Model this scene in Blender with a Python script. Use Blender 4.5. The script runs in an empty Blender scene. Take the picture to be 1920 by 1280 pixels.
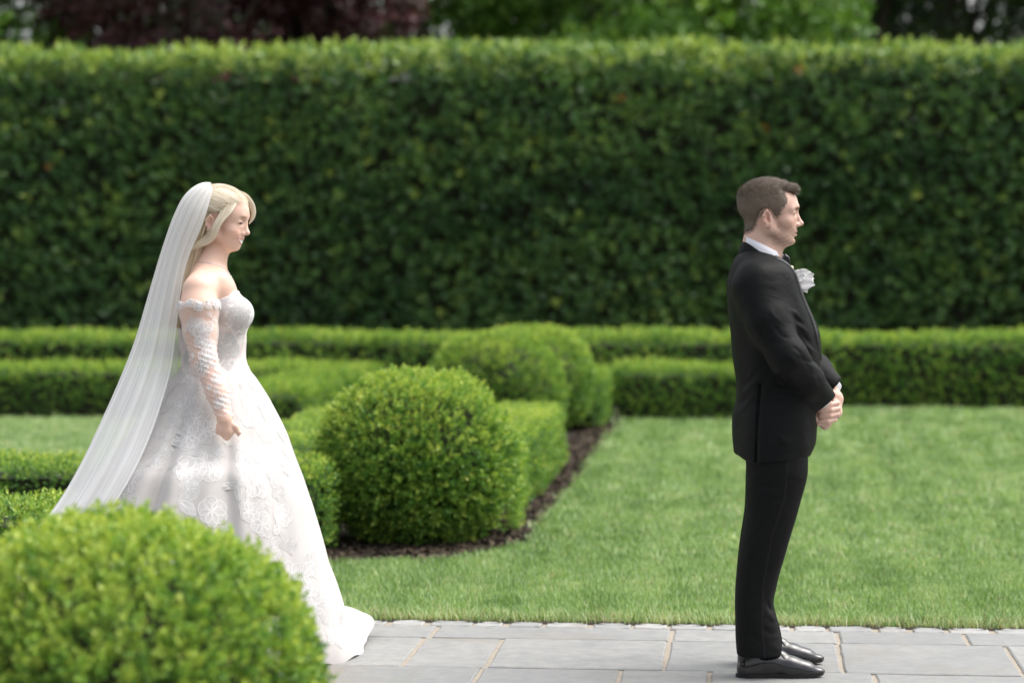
import bpy, math, random
import numpy as np
from mathutils import Vector, Matrix
from mathutils.bvhtree import BVHTree
random.seed(7)
RNG = np.random.default_rng(7)
sc = bpy.context.scene
COL = sc.collection

# ------------------------------------------------------------------ camera
FPX, CAM_H = 4533.0, 1.5
PITCH = math.atan(160 / FPX)
cam = bpy.data.cameras.new('camera')
cam.lens, cam.sensor_width, cam.sensor_fit = 85.0, 36.0, 'HORIZONTAL'
cam.clip_end, cam.clip_start = 2000, 0.1
cam.dof.use_dof, cam.dof.focus_distance, cam.dof.aperture_fstop = True, 8.75, 1.9
cam.dof.aperture_blades = 9
camo = bpy.data.objects.new('camera', cam)
COL.objects.link(camo)
camo.location = (0, 0, CAM_H)
camo.rotation_euler = (math.pi / 2 - PITCH, 0, 0)
sc.camera = camo

# ------------------------------------------------------------------ world, sun, exposure
SUN_EL, SUN_AZ = math.radians(62), math.radians(76)     # azimuth: clockwise from +Y (behind the garden) towards +X
w = bpy.data.worlds.new('World')
sc.world = w
w.use_nodes = True
nt = w.node_tree
sky = nt.nodes.new('ShaderNodeTexSky')
sky.sky_type = 'NISHITA'
sky.sun_disc = False
sky.sun_elevation, sky.sun_rotation = SUN_EL, SUN_AZ
sky.air_density, sky.dust_density, sky.ozone_density = 1.0, 6.0, 1.0
hs = nt.nodes.new('ShaderNodeHueSaturation')
hs.inputs['Saturation'].default_value = 0.30
nt.links.new(sky.outputs[0], hs.inputs['Color'])
bg = nt.nodes['Background']
nt.links.new(hs.outputs[0], bg.inputs[0])
bg.inputs[1].default_value = 0.15
sl = bpy.data.lights.new('sun', 'SUN')
sl.energy, sl.angle, sl.color = 0.75, math.radians(60), (1.0, 0.95, 0.86)
slo = bpy.data.objects.new('sun', sl)
COL.objects.link(slo)
sdir = Vector((math.sin(SUN_AZ) * math.cos(SUN_EL), math.cos(SUN_AZ) * math.cos(SUN_EL), math.sin(SUN_EL)))
slo.rotation_euler = sdir.to_track_quat('Z', 'Y').to_euler()
slo.location = (0, 0, 30)
sc.view_settings.view_transform = 'Standard'
sc.view_settings.look = 'None'
sc.view_settings.exposure = 1.0
sc.view_settings.gamma = 1
sc.view_settings.use_curve_mapping = False
sc.render.engine = 'CYCLES'
sc.cycles.use_denoising = True
sc.cycles.max_bounces = 8
sc.cycles.transparent_max_bounces = 24

# ------------------------------------------------------------------ pixels of the photograph (1920 wide) to directions
def px_ray(u, v):
    a, c = (u - 960) / FPX, -(v - 640) / FPX
    return np.array([a, math.cos(PITCH) + c * math.sin(PITCH), -math.sin(PITCH) + c * math.cos(PITCH)])
def at_y(u, v, y):
    d = px_ray(u, v)
    return d * (y / d[1]) + np.array([0, 0, CAM_H])
def at_z(u, v, z):
    d = px_ray(u, v)
    return d * ((z - CAM_H) / d[2]) + np.array([0, 0, CAM_H])

# garden frame: s runs along the stone path, t away from it into the parterre
TH = math.radians(5.5)
ES, ET = np.array([math.cos(TH), -math.sin(TH), 0]), np.array([math.sin(TH), math.cos(TH), 0])
GO = np.array([0, 9.85, 0])
EZ = np.array([0, 0, 1.0])
def G(s, t, z=0.0):
    return GO + np.multiply.outer(np.asarray(s, float), ES) + np.multiply.outer(np.asarray(t, float), ET) + np.multiply.outer(np.asarray(z, float) + 0 * np.asarray(s, float), EZ)

# ------------------------------------------------------------------ objects and meshes
def tag(o, label=None, category=None, group=None, kind=None):
    if label: o['label'] = label
    if category: o['category'] = category
    if group: o['group'] = group
    if kind: o['kind'] = kind
    return o
def link(name, me, mat=None, parent=None, loc=None):
    o = bpy.data.objects.new(name, me)
    COL.objects.link(o)
    if mat is not None and me is not None:
        me.materials.clear()
        me.materials.append(mat)
    if parent is not None: o.parent = parent
    if loc is not None: o.location = loc
    return o
def thing(name, loc, label, category, group=None, rz=0.0):
    o = link(name, None)
    o.location = Vector(loc); o.rotation_euler = (0, 0, rz)
    return tag(o, label, category, group)
def raw_mesh(name, V, F, smooth=False, tint=None, col=None):
    """V (n,3), F (m,k) with constant k. tint: float per vertex, col: rgb per vertex."""
    V = np.ascontiguousarray(V, np.float32); F = np.ascontiguousarray(F, np.int32)
    me = bpy.data.meshes.new(name)
    n, (m, k) = len(V), F.shape
    me.vertices.add(n); me.vertices.foreach_set('co', V.ravel())
    me.loops.add(m * k); me.loops.foreach_set('vertex_index', F.ravel())
    me.polygons.add(m)
    me.polygons.foreach_set('loop_start', np.arange(0, m * k, k, dtype=np.int32))
    me.polygons.foreach_set('use_smooth', np.full(m, smooth, bool))
    if tint is not None:
        a = me.attributes.new('tint', 'FLOAT', 'POINT'); a.data.foreach_set('value', np.ascontiguousarray(tint, np.float32))
    if col is not None:
        a = me.attributes.new('tone', 'FLOAT_COLOR', 'POINT')
        c4 = np.ones((n, 4), np.float32); c4[:, :3] = col
        a.data.foreach_set('color', c4.ravel())
    me.update(calc_edges=True)
    return me
def shift_to(o, loc):
    """give a mesh object its own origin without moving its points"""
    o.data.transform(Matrix.Translation(-Vector(loc))); o.location = Vector(loc)
    return o
def grid_faces(nu, nv, wrap_u=False):
    iu = np.arange(nu if wrap_u else nu - 1); iv = np.arange(nv - 1)
    a, b = np.meshgrid(iu, iv, indexing='ij')
    a2 = (a + 1) % nu
    return np.stack([a * nv + b, a2 * nv + b, a2 * nv + b + 1, a * nv + b + 1], -1).reshape(-1, 4)
class MB:
    """polygons of any kind collected into one mesh"""
    def __init__(s): s.v, s.f = [], []
    def add(s, V, F):
        k = len(s.v); s.v += [tuple(map(float, p)) for p in V]; s.f += [tuple(int(i) + k for i in q) for q in F]
    def box(s, c, d, R=None):
        P = np.array([[x, y, z] for x in (-.5, .5) for y in (-.5, .5) for z in (-.5, .5)]) * d
        if R is not None: P = P @ np.asarray(R).T
        s.add(P + c, [(0, 1, 3, 2), (4, 6, 7, 5), (0, 4, 5, 1), (2, 3, 7, 6), (0, 2, 6, 4), (1, 5, 7, 3)])
    def tube(s, pts, rad, n=8, caps=True):
        pts = np.asarray(pts, float); rad = np.broadcast_to(np.asarray(rad, float), len(pts))
        T = np.gradient(pts, axis=0); T /= np.linalg.norm(T, axis=1)[:, None] + 1e-9
        up = np.array([0, 0, 1.0]) if abs(T[0][2]) < .9 else np.array([1.0, 0, 0])
        V = []
        for p, t, r in zip(pts, T, rad):
            a = np.cross(t, up); a /= np.linalg.norm(a) + 1e-9; b = np.cross(t, a); up = -b if False else up
            for k in range(n):
                an = 2 * math.pi * k / n
                V.append(p + r * (math.cos(an) * a + math.sin(an) * b))
        F = [(i * n + k, i * n + (k + 1) % n, (i + 1) * n + (k + 1) % n, (i + 1) * n + k) for i in range(len(pts) - 1) for k in range(n)]
        if caps: F += [tuple(range(n))[::-1], tuple((len(pts) - 1) * n + k for k in range(n))]
        s.add(V, F)
    def build(s, name, mat, parent=None, smooth=True):
        me = bpy.data.meshes.new(name); me.from_pydata(s.v, [], s.f)
        me.polygons.foreach_set('use_smooth', [smooth] * len(me.polygons)); me.update()
        return link(name, me, mat, parent)
def wob(P, seed, freq, n=6):
    """smooth noise, about -1..1"""
    r = np.random.default_rng(seed); out = 0
    for i in range(n):
        d = r.normal(size=3); d /= np.linalg.norm(d)
        out = out + np.sin(P @ d * freq * r.uniform(.6, 1.7) + r.uniform(0, 6.28))
    return out / math.sqrt(n) * .8
def catmull(pts, n):
    """smooth curve through points, n samples"""
    P = np.asarray(pts, float)
    if P.ndim == 1: P = P[:, None]
    L = np.r_[0, np.cumsum(np.maximum(np.linalg.norm(np.diff(P, axis=0), axis=1), 1e-6))]
    x = np.linspace(0, L[-1], n)
    m = np.gradient(P, L, axis=0)
    i = np.clip(np.searchsorted(L, x, side='right') - 1, 0, len(L) - 2)
    h = (L[i + 1] - L[i])[:, None]; t = ((x - L[i])[:, None]) / h
    return (2 * t**3 - 3 * t**2 + 1) * P[i] + (t**3 - 2 * t**2 + t) * h * m[i] + (-2 * t**3 + 3 * t**2) * P[i + 1] + (t**3 - t**2) * h * m[i + 1]
def pchip(xs, ys, x):
    """smooth y(x) through sorted knots"""
    xs = np.asarray(xs, float); ys = np.asarray(ys, float)
    o = np.argsort(xs); xs, ys = xs[o], ys[o]
    d = np.diff(ys) / np.diff(xs); m = np.zeros_like(ys)
    m[1:-1] = np.where(d[:-1] * d[1:] > 0, 2 * d[:-1] * d[1:] / (d[:-1] + d[1:] + 1e-12), 0); m[0], m[-1] = d[0], d[-1]
    x = np.clip(x, xs[0], xs[-1])
    i = np.clip(np.searchsorted(xs, x, side='right') - 1, 0, len(xs) - 2)
    h = xs[i + 1] - xs[i]; t = (x - xs[i]) / h
    return (2 * t**3 - 3 * t**2 + 1) * ys[i] + (t**3 - 2 * t**2 + t) * h * m[i] + (-2 * t**3 + 3 * t**2) * ys[i + 1] + (t**3 - t**2) * h * m[i + 1]

# ------------------------------------------------------------------ materials
class NT:
    def __init__(s, name):
        s.m = bpy.data.materials.new(name); s.m.use_nodes = True
        s.t = s.m.node_tree; s.p = s.t.nodes['Principled BSDF']; s.out = s.t.nodes['Material Output']
    def n(s, typ, **kw):
        x = s.t.nodes.new('ShaderNode' + typ)
        for k, v in kw.items(): setattr(x, k, v)
        return x
    def l(s, a, b): s.t.links.new(a, b)
    def attr(s, name): x = s.n('Attribute'); x.attribute_name = name; return x
    def coords(s, kind='Object'): return s.n('TexCoord').outputs[kind]
    def noise(s, scale, detail=3, rough=.55, vec=None, dist=0.0):
        x = s.n('TexNoise'); x.inputs['Scale'].default_value = scale; x.inputs['Detail'].default_value = detail
        x.inputs['Roughness'].default_value = rough; x.inputs['Distortion'].default_value = dist
        s.l(vec if vec is not None else s.coords(), x.inputs['Vector']); return x
    def ramp(s, fac, stops):
        x = s.n('ValToRGB'); e = x.color_ramp.elements
        while len(e) < len(stops): e.new(.5)
        for el, (p, c) in zip(e, stops): el.position = p; el.color = (*c, 1)
        s.l(fac, x.inputs[0]); return x.outputs[0]
    def mix(s, fac, a, b, mode='MIX'):
        x = s.n('MixRGB'); x.blend_type = mode
        for i, q in ((0, fac), (1, a), (2, b)):
            if hasattr(q, 'is_linked') or hasattr(q, 'links'): s.l(q, x.inputs[i])
            else: x.inputs[i].default_value = q if i == 0 else (*q, 1)
        return x.outputs[0]
    def math(s, op, a, b=None, clamp=False):
        x = s.n('Math'); x.operation = op; x.use_clamp = clamp
        for i, q in ((0, a), (1, b)):
            if q is None: continue
            if hasattr(q, 'links'): s.l(q, x.inputs[i])
            else: x.inputs[i].default_value = q
        return x.outputs[0]
    def bump(s, h, strength=.4, dist=.01):
        x = s.n('Bump'); x.inputs['Strength'].default_value = strength; x.inputs['Distance'].default_value = dist
        s.l(h, x.inputs['Height']); s.l(x.outputs[0], s.p.inputs['Normal']); return x
    def set(s, **kw):
        for k, v in kw.items():
            i = s.p.inputs[k.replace('_', ' ')]
            if hasattr(v, 'links'): s.l(v, i)
            else: i.default_value = (*v, 1) if isinstance(v, tuple) and len(v) == 3 and i.type == 'RGBA' else v
        return s
def leaf_mat(name, stops, rough=.45, trans=.3, spec=.5):
    """leaf colour by the 'tint' each leaf carries, light passing through the blade"""
    N = NT(name)
    c = N.ramp(N.attr('tint').outputs['Fac'], stops)
    N.set(Base_Color=c, Roughness=rough); N.p.inputs['Specular IOR Level'].default_value = spec
    tr = N.n('BsdfTranslucent'); N.l(N.mix(1.0, c, (1.0, 1.0, .55), 'MULTIPLY'), tr.inputs[0])
    mx = N.n('MixShader'); mx.inputs[0].default_value = trans
    N.l(N.p.outputs[0], mx.inputs[1]); N.l(tr.outputs[0], mx.inputs[2]); N.l(mx.outputs[0], N.out.inputs[0])
    return N.m
# ------------------------------------------------------------------ scattered leaves and blades
def frames(normal, jitter, rng, roll=True):
    """rotation matrices whose z axis follows `normal` with random tilt and a random roll"""
    n = normal + rng.normal(size=normal.shape) * jitter
    n /= np.linalg.norm(n, axis=1)[:, None] + 1e-9
    r = rng.normal(size=n.shape); x = np.cross(r, n); x /= np.linalg.norm(x, axis=1)[:, None] + 1e-9
    y = np.cross(n, x)
    return np.stack([x, y, n], -1)
def scatter_mesh(name, tv, tf, pos, rot, scale, tint, tint_leaf=None, rng=RNG):
    n, k = len(pos), len(tv)
    scale = np.asarray(scale, float)
    sv = scale[:, None, None] if scale.ndim == 1 else scale[:, None, :]
    V = np.einsum('nij,nkj->nki', rot, tv[None] * sv) + pos[:, None, :]
    F = (np.arange(n)[:, None, None] * k + tf[None]).reshape(-1, tf.shape[1])
    T = np.repeat(tint, k).reshape(n, k)
    if tint_leaf is not None: T = np.clip(T + tint_leaf[None], 0, 1)
    return raw_mesh(name, V.reshape(-1, 3), F, False, T.ravel())
def sprig(nleaf, length, leaf_l, leaf_w, seed, spread=.9, droop=0.0, tri=False):
    """a shoot along +z: pairs of folded leaves, the youngest at the tip"""
    r = np.random.default_rng(seed); V, F, T = [], [], []
    for i in range(nleaf):
        f = (i + .5) / nleaf; z = length * f
        an = i * 2.4 + r.uniform(-.4, .4); el = spread * (1.15 - .75 * f) + r.uniform(-.2, .2)
        d = np.array([math.cos(an) * math.sin(el), math.sin(an) * math.sin(el), math.cos(el) - droop])
        d /= np.linalg.norm(d); s_ = np.array([-math.sin(an), math.cos(an), 0]); up = np.cross(d, s_)
        L = leaf_l * r.uniform(.75, 1.15) * (1 - .25 * f); W = leaf_w * r.uniform(.8, 1.15) * (1 - .2 * f)
        b = np.array([0, 0, z]); k = len(V)
        V += [b, b + d * L * .5 + s_ * W * .5 - up * W * .12, b + d * L + up * L * -.06, b + d * L * .5 - s_ * W * .5 - up * W * .12]
        tl_ = .22 * (f - .5) + r.uniform(-.06, .06)
        if tri: V[k:] = [b + d * L * .15 + s_ * W * .6, b + d * L * 1.05, b + d * L * .3 - s_ * W * .65]; F.append((k, k + 1, k + 2)); T += [tl_] * 3
        else: F.append((k, k + 1, k + 2, k + 3)); T += [tl_] * 4
    return np.array(V), np.array(F), np.array(T)
def box_points(n, L, W, H, r, rng, bottom=0.02):
    """points and normals on a clipped hedge: long box, rounded top edges, base on z=0"""
    A = np.array([L * H, L * H, W * H, W * H, L * W]); face = rng.choice(5, n, p=A / A.sum())
    a, b = rng.uniform(-.5, .5, n), rng.uniform(0, 1, n)
    P = np.zeros((n, 3))
    for f in range(5):
        m = face == f
        if f < 2: P[m] = np.c_[a[m] * L, np.full(m.sum(), (-.5, .5)[f] * W), bottom + b[m] * (H - bottom)]
        elif f < 4: P[m] = np.c_[np.full(m.sum(), (-.5, .5)[f - 2] * L), a[m] * W, bottom + b[m] * (H - bottom)]
        else: P[m] = np.c_[a[m] * L, (b[m] - .5) * W, np.full(m.sum(), H)]
    lim = np.array([L / 2 - r, W / 2 - r, H - r])
    Q = np.stack([np.clip(P[:, 0], -lim[0], lim[0]), np.clip(P[:, 1], -lim[1], lim[1]), np.minimum(P[:, 2], lim[2])], 1)
    N = P - Q; N /= np.linalg.norm(N, axis=1)[:, None] + 1e-9
    return Q + N * r, N
def ball_points(n, R, H, rng, p=2.3):
    """a clipped dome, widest a little below the middle, base drawn in"""
    d = rng.normal(size=(n * 2, 3)); d /= np.linalg.norm(d, axis=1)[:, None]
    k = (np.abs(d) ** p).sum(1) ** (-1 / p); P = d * k[:, None]
    zc = H * .46
    P = np.c_[P[:, 0] * R, P[:, 1] * R, zc + P[:, 2] * np.where(P[:, 2] > 0, H - zc, zc * 1.12)]
    m = P[:, 2] > .015; P, d = P[m][:n], d[m][:n]
    Nn = np.c_[d[:, 0] / R, d[:, 1] / R, d[:, 2] / (H * .5)]; Nn /= np.linalg.norm(Nn, axis=1)[:, None]
    return P, Nn
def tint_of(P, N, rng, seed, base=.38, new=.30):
    """leaf age in patches, new shoots pale; upward faces paler still, painting in light from above"""
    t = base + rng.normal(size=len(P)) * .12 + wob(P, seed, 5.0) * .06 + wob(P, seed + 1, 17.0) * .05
    young_toplit = rng.uniform(size=len(P)) < np.clip(.12 + .75 * np.clip(N[:, 2], 0, 1), 0, 1)  # pale leaves crowd upward faces: new growth plus top light put into the tint
    return np.clip(t + young_toplit * new * rng.uniform(.5, 1.2, len(P)), 0, 1)

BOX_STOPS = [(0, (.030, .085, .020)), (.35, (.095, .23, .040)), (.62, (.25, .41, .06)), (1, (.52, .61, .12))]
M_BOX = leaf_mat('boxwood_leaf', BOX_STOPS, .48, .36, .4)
M_CORE = NT('boxwood_twigs'); M_CORE.set(Base_Color=M_CORE.ramp(M_CORE.noise(30).outputs[0], [(.3, (.015, .02, .008)), (.7, (.035, .04, .016))]), Roughness=.9); M_CORE = M_CORE.m
HEDGES = 'clipped boxwood hedges of the parterre'
def hedge(s0, s1, t0, t1, h, label, dens, leaf, group=HEDGES, seed=0, world=None, rz=-TH, rough=.02, base=.38, new=.30, name='boxwood_hedge'):
    rng = np.random.default_rng(100 + seed)
    L, W = s1 - s0, t1 - t0
    loc = G((s0 + s1) / 2, (t0 + t1) / 2) if world is None else np.array(world)
    o = thing(name, loc, label, 'hedge', group, rz)
    area = 2 * L * h + 2 * W * h + L * W; n = int(area * dens)
    P, N = box_points(n, L, W, h, min(.09, W * .2), rng)
    P = P + N * (wob(P, seed, 4.0) * rough + wob(P, seed + 9, 14.0) * rough * .6)[:, None]
    P = P - N * (np.abs(rng.normal(size=n)) * leaf * 1.1)[:, None]
    tv, tf, tl = sprig(6, leaf * 1.6, leaf, leaf * .58, seed, tri=leaf > .029)
    gn = N + np.array([0, 0, .35]); 
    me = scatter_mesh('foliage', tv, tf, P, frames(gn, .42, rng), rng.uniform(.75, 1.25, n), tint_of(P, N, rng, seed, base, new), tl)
    f = link('foliage', me, M_BOX, o); f['kind'] = 'stuff'
    c = .06 + leaf * .9
    mb = MB(); mb.box((0, 0, (h - c) / 2 + .01), (L - 2 * c, W - 2 * c, h - c)); mb.build('inner_twigs', M_CORE, o, False)
    return o
def ball(u, v, y, R, H, label, n, leaf, seed, base=.40, new=.30, p=2.3):
    rng = np.random.default_rng(300 + seed)
    x = at_y(u, v, y)[0]
    o = thing('boxwood_ball', (x, y, 0), label, 'shrub', 'clipped boxwood balls')
    P, N = ball_points(n, R, H, rng, p); n = len(P)
    P = P + N * (wob(P, seed, 5.0) * .022 + wob(P, seed + 9, 16.0) * .016)[:, None]
    P = P - N * (np.abs(rng.normal(size=n)) * leaf * 1.1)[:, None]
    stray = rng.uniform(size=n) < .035; P = P + N * (stray * rng.uniform(.005, .035, n))[:, None]
    P[:, 2] = np.maximum(P[:, 2], .012)
    tv, tf, tl = sprig(7, leaf * 1.8, leaf, leaf * .58, seed, tri=leaf > .027)
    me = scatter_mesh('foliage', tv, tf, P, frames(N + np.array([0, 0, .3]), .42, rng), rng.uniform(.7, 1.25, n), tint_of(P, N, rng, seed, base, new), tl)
    f = link('foliage', me, M_BOX, o); f['kind'] = 'stuff'
    a = np.linspace(0, 2 * math.pi, 28, endpoint=False); b = np.linspace(-.5 * math.pi, .5 * math.pi, 16)
    A, B = np.meshgrid(a, b, indexing='ij'); c = .06 + leaf * 1.1
    zc = H * .46; sz = np.where(np.sin(B) > 0, H - zc - c, zc * .98)
    V = np.stack([np.cos(A) * np.cos(B) * (R - c), np.sin(A) * np.cos(B) * (R - c), zc + np.sin(B) * sz], -1).reshape(-1, 3)
    V[:, 2] = np.maximum(V[:, 2], .008)
    link('inner_twigs', raw_mesh('inner_twigs', V, grid_faces(28, 16, True), True), M_CORE, o)
    return o

# ------------------------------------------------------------------ ground: earth, lawn, beds, path
def sheet(name, corners, z, mat, world=False):
    P = np.array([(*c, z) if world else G(c[0], c[1], z) for c in corners])
    me = bpy.data.meshes.new(name); me.from_pydata([tuple(p) for p in P], [], [tuple(range(len(P)))]); me.update()
    return tag(link(name, me, mat), kind='structure')
N = NT('earth_ground'); q = N.noise(.6, 5).outputs[0]
N.set(Base_Color=N.ramp(q, [(.3, (.05, .06, .025)), (.7, (.085, .10, .04))]), Roughness=.95); M_EARTH = N.m
sheet('ground', [(-400, -200), (400, -200), (400, 600), (-400, 600)], -.03, M_EARTH, True)
N = NT('lawn_turf'); q = N.noise(9, 6, .7).outputs[0]; q2 = N.noise(.9, 3).outputs[0]
c = N.ramp(q, [(.3, (.07, .12, .03)), (.7, (.14, .21, .06))])
N.set(Base_Color=N.mix(.35, c, N.ramp(q2, [(.35, (.06, .11, .03)), (.65, (.14, .20, .06))])), Roughness=.95)
N.bump(N.noise(120, 3).outputs[0], .8, .02); M_TURF = N.m
# lawn to the right of the bed edge and in front of the front hedge; lawn enclosed by hedges on the left
sheet('lawn', [(-1.25, .03), (12, .03), (12, 14.3), (1.75, 14.3), (1.75, 12.25), (-.17, 12.25), (-.2, 2.8), (-.5, 2.08), (-1.25, 1.85)], -.006, M_TURF)
sheet('lawn', [(-12, 3.0), (-3.3, 3.0), (-3.3, 12.2), (-12, 12.2)], -.006, M_TURF)
N = NT('bark_mulch'); q = N.noise(38, 5, .75).outputs[0]
N.set(Base_Color=N.ramp(q, [(.3, (.015, .011, .008)), (.55, (.045, .032, .022)), (.8, (.10, .075, .052))]), Roughness=.95)
N.bump(q, 1.0, .03); M_MULCH = N.m
sheet('mulch_bed', [(-12, -.05), (-1.25, .03), (-1.25, 1.85), (-.5, 2.08), (-.2, 2.8), (-.17, 12.25), (1.75, 12.25), (1.75, 14.3), (12, 14.3), (12, 21), (-12, 21)], -.016, M_MULCH)
sheet('mulch_bed', [(-12, -12), (12, -12), (12, -2.75), (-12, -2.75)], -.016, M_MULCH)
sheet('soil_edge', [(-3.2, -.045), (9, -.045), (9, .07), (-3.2, .07)], .0045, M_MULCH)
# mulch chips along the visible bed edge
rng = np.random.default_rng(5)
chip_v = np.array([[-.5, -.2, 0], [.5, -.25, .1], [.45, .22, .16], [-.45, .2, .05]]) ; chip_f = np.array([[0, 1, 2, 3]])
cs, ct = [], []
while len(cs) < 9000:
    s_, t_ = rng.uniform(-2.0, .05), rng.uniform(1.6, 12.2)
    edge = -.19 if t_ > 2.8 else -.5 + .3 * (t_ - 2.08) / .72
    if s_ < edge and (t_ < 3.0 and s_ > -1.6 or s_ > -.5) : cs.append(s_); ct.append(t_)
P = G(np.array(cs), np.array(ct), -.012)
me = scatter_mesh('mulch_chips', chip_v, chip_f, P, frames(np.tile([0, 0, 1.0], (len(P), 1)), .35, rng), rng.uniform(.012, .045, len(P)), rng.uniform(0, 1, len(P)))
M_CHIP = leaf_mat('mulch_chip', [(0, (.016, .012, .009)), (.6, (.05, .036, .025)), (1, (.15, .115, .08))], .85, 0.0, .2)
tag(link('mulch_chips', me, M_CHIP), 'loose brown bark chips on the bed along the hedges', 'mulch', kind='stuff')

# the stone path: sandy bedding, bluestone flags laid in rows, each flag its own piece
N = NT('joint_sand'); q = N.noise(60, 4).outputs[0]
N.set(Base_Color=N.ramp(q, [(.3, (.25, .215, .17)), (.7, (.36, .32, .265))]), Roughness=.95); N.bump(q, .5, .004); M_SAND = N.m
path = sheet('path', [(-12, -2.8), (12, -2.8), (12, .0), (-12, .0)], .003, M_SAND)
def stone_mat(name, k):
    N = NT(name); oi = N.n('ObjectInfo'); co = N.coords('Object')
    ad = N.n('VectorMath'); ad.operation = 'ADD'; N.l(co, ad.inputs[0])
    cb = N.n('CombineXYZ'); N.l(N.math('MULTIPLY', oi.outputs['Random'], 40.0), cb.inputs[0]); N.l(cb.outputs[0], ad.inputs[1])
    a = N.noise(2.2, 5, .6, ad.outputs[0], .6).outputs[0]; b = N.noise(16, 6, .7, ad.outputs[0]).outputs[0]; d = N.noise(140, 2, .5, ad.outputs[0]).outputs[0]
    c = N.ramp(a, [(.28, tuple(x * k for x in (.205, .206, .20))), (.52, tuple(x * k for x in (.285, .282, .27))), (.78, tuple(x * k for x in (.37, .355, .325)))])
    c = N.mix(.5, c, N.ramp(b, [(.3, (.14, .15, .155)), (.5, (.25, .255, .25)), (.75, (.40, .39, .36))]))
    c = N.mix(N.math('MULTIPLY', oi.outputs['Random'], .55), c, (.17, .178, .18)); st = N.noise(1.1, 6, .7, ad.outputs[0], 1.2).outputs[0]; c = N.mix(N.ramp(st, [(.56, (0, 0, 0)), (.72, (.6, .6, .6))]), c, (.20, .165, .12))
    N.set(Base_Color=c, Roughness=.62); h = N.math('ADD', N.math('MULTIPLY', b, .7), N.math('MULTIPLY', d, .3)); N.bump(h, .55, .008)
    return N.m
M_STONE = stone_mat('bluestone', 1.0)
M_EDGE = stone_mat('edge_stone', 1.6)
def flag(s0, s1, t0, t1, seed, mat=M_STONE, rag=.0, name='paving_stone', th=.02):
    """one flag: slightly irregular outline, chamfered rim, top a little uneven"""
    r = np.random.default_rng(seed); k = 7
    edge = []
    for (a, b) in (((s0, t0), (s1, t0)), ((s1, t0), (s1, t1)), ((s1, t1), (s0, t1)), ((s0, t1), (s0, t0))):
        for i in range(k):
            f = i / k; edge.append(np.array(a) * (1 - f) + np.array(b) * f)
    E = np.array(edge); E += r.normal(size=E.shape) * .0016
    if rag:
        far = E[:, 1] > t1 - .01; E[far, 1] += r.normal(size=far.sum()) * rag; hw = (s1 - s0) / 2; q = np.clip((np.abs(E[:, 0] - (s0 + s1) / 2) - hw + .04) / .04, 0, 1); E[far, 1] -= (q[far] ** 2) * r.uniform(.022, .045)
    c = np.array([(s0 + s1) / 2, (t0 + t1) / 2]); n = len(E); z = th * .5 + r.uniform(-.0015, .0015)
    In = E + (c - E) / np.linalg.norm(c - E, axis=1)[:, None] * .007
    V = [(*(p - c), -.012) for p in E] + [(*(p - c), z - .004) for p in E] + [(*(p - c), z) for p in In] + [(0, 0, z)]
    F = [(i, (i + 1) % n, n + (i + 1) % n, n + i) for i in range(n)] + [(n + i, n + (i + 1) % n, 2 * n + (i + 1) % n, 2 * n + i) for i in range(n)] + [(2 * n + i, 2 * n + (i + 1) % n, 3 * n) for i in range(n)]
    me = bpy.data.meshes.new(name); me.from_pydata(V, [], F); me.update()
    o = link(name, me, mat, path); o.location = Vector(G(c[0], c[1])) ; o.rotation_euler = (0, 0, -TH); return o
def joints(pxs, extra, lo, hi, rng):
    xs = sorted(extra); 
    x = xs[0]
    while x > lo: x -= rng.uniform(.55, 1.05); xs.insert(0, x)
    x = xs[-1]
    while x < hi: x += rng.uniform(.55, 1.05); xs.append(x)
    return xs
def s_of(u, v):
    p = at_z(u, v, 0) - GO; return float(p @ ES)
rng = np.random.default_rng(11)
rows = [(-.155, -.45, [s_of(813, 1188), s_of(1260, 1190), s_of(1569, 1188), s_of(1808, 1196)]),
        (-.46, -1.115, [s_of(755, 1249), s_of(925, 1230), s_of(1250, 1230), s_of(1576, 1240), s_of(1900, 1240)]),
        (-1.125, -1.72, [s_of(892, 1275), s_of(1160, 1275), s_of(1330, 1275), s_of(1640, 1275)]),
        (-1.73, -2.2, [-.6, .2, 1.1]), (-2.21, -2.78, [-.9, .05, .8])]
sd = 0
for (ta, tb, xs) in rows:
    X = joints(None, xs, -4.5, 4.5, rng)
    for a, b in zip(X[:-1], X[1:]):
        sd += 1; flag(a + .009, b - .009, tb + .003, ta - .003, sd)
# edging course: thin pale stones with nibbled backs where the turf grows into the gaps
x = -3.2
while x < 3.6:
    wd = rng.uniform(.13, .2); sd += 1
    flag(x + .004, x + wd - rng.uniform(.012, .03), -.15, -.035 + rng.uniform(-.012, .012), sd, M_EDGE, .006, 'edging_stone', .024); x += wd
# ------------------------------------------------------------------ hedges and balls
hedge(-5.6, -1.18, 2.2, 2.8, .43, 'low boxwood hedge running behind the bride to the front boxwood ball', 1500, .023, seed=1)
hedge(-.98, -.34, 3.1, 7.5, .45, 'low boxwood hedge running back from the front ball beside the mulch strip', 1350, .0245, seed=2, base=.44, new=.38)  # paler tint paints in the sun on its right side, besides new growth
hedge(-1.98, -1.36, 2.95, 6.7, .45, 'short boxwood hedge behind the front hedge, left of the front ball', 850, .0245, seed=3)
hedge(-4.6, -1.75, .12, .68, .42, 'low boxwood hedge at the path edge behind the bridal train', 1600, .023, seed=4)
hedge(-3.1, -2.46, 8.8, 12.3, .45, 'boxwood hedge end jutting forward from the left cross hedge', 900, .030, seed=5)
hedge(-9.5, -2.46, 12.35, 12.95, .46, 'low boxwood cross hedge at the back of the enclosed left lawn', 800, .032, seed=6)
hedge(-.3, 1.72, 12.4, 13.0, .47, 'short boxwood hedge behind the groom, in front of the longer back hedge', 900, .030, seed=7)
hedge(-.85, -.3, 11.2, 12.4, .46, 'small boxwood hedge piece behind the paired balls', 1000, .030, seed=8, new=.36)
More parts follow.
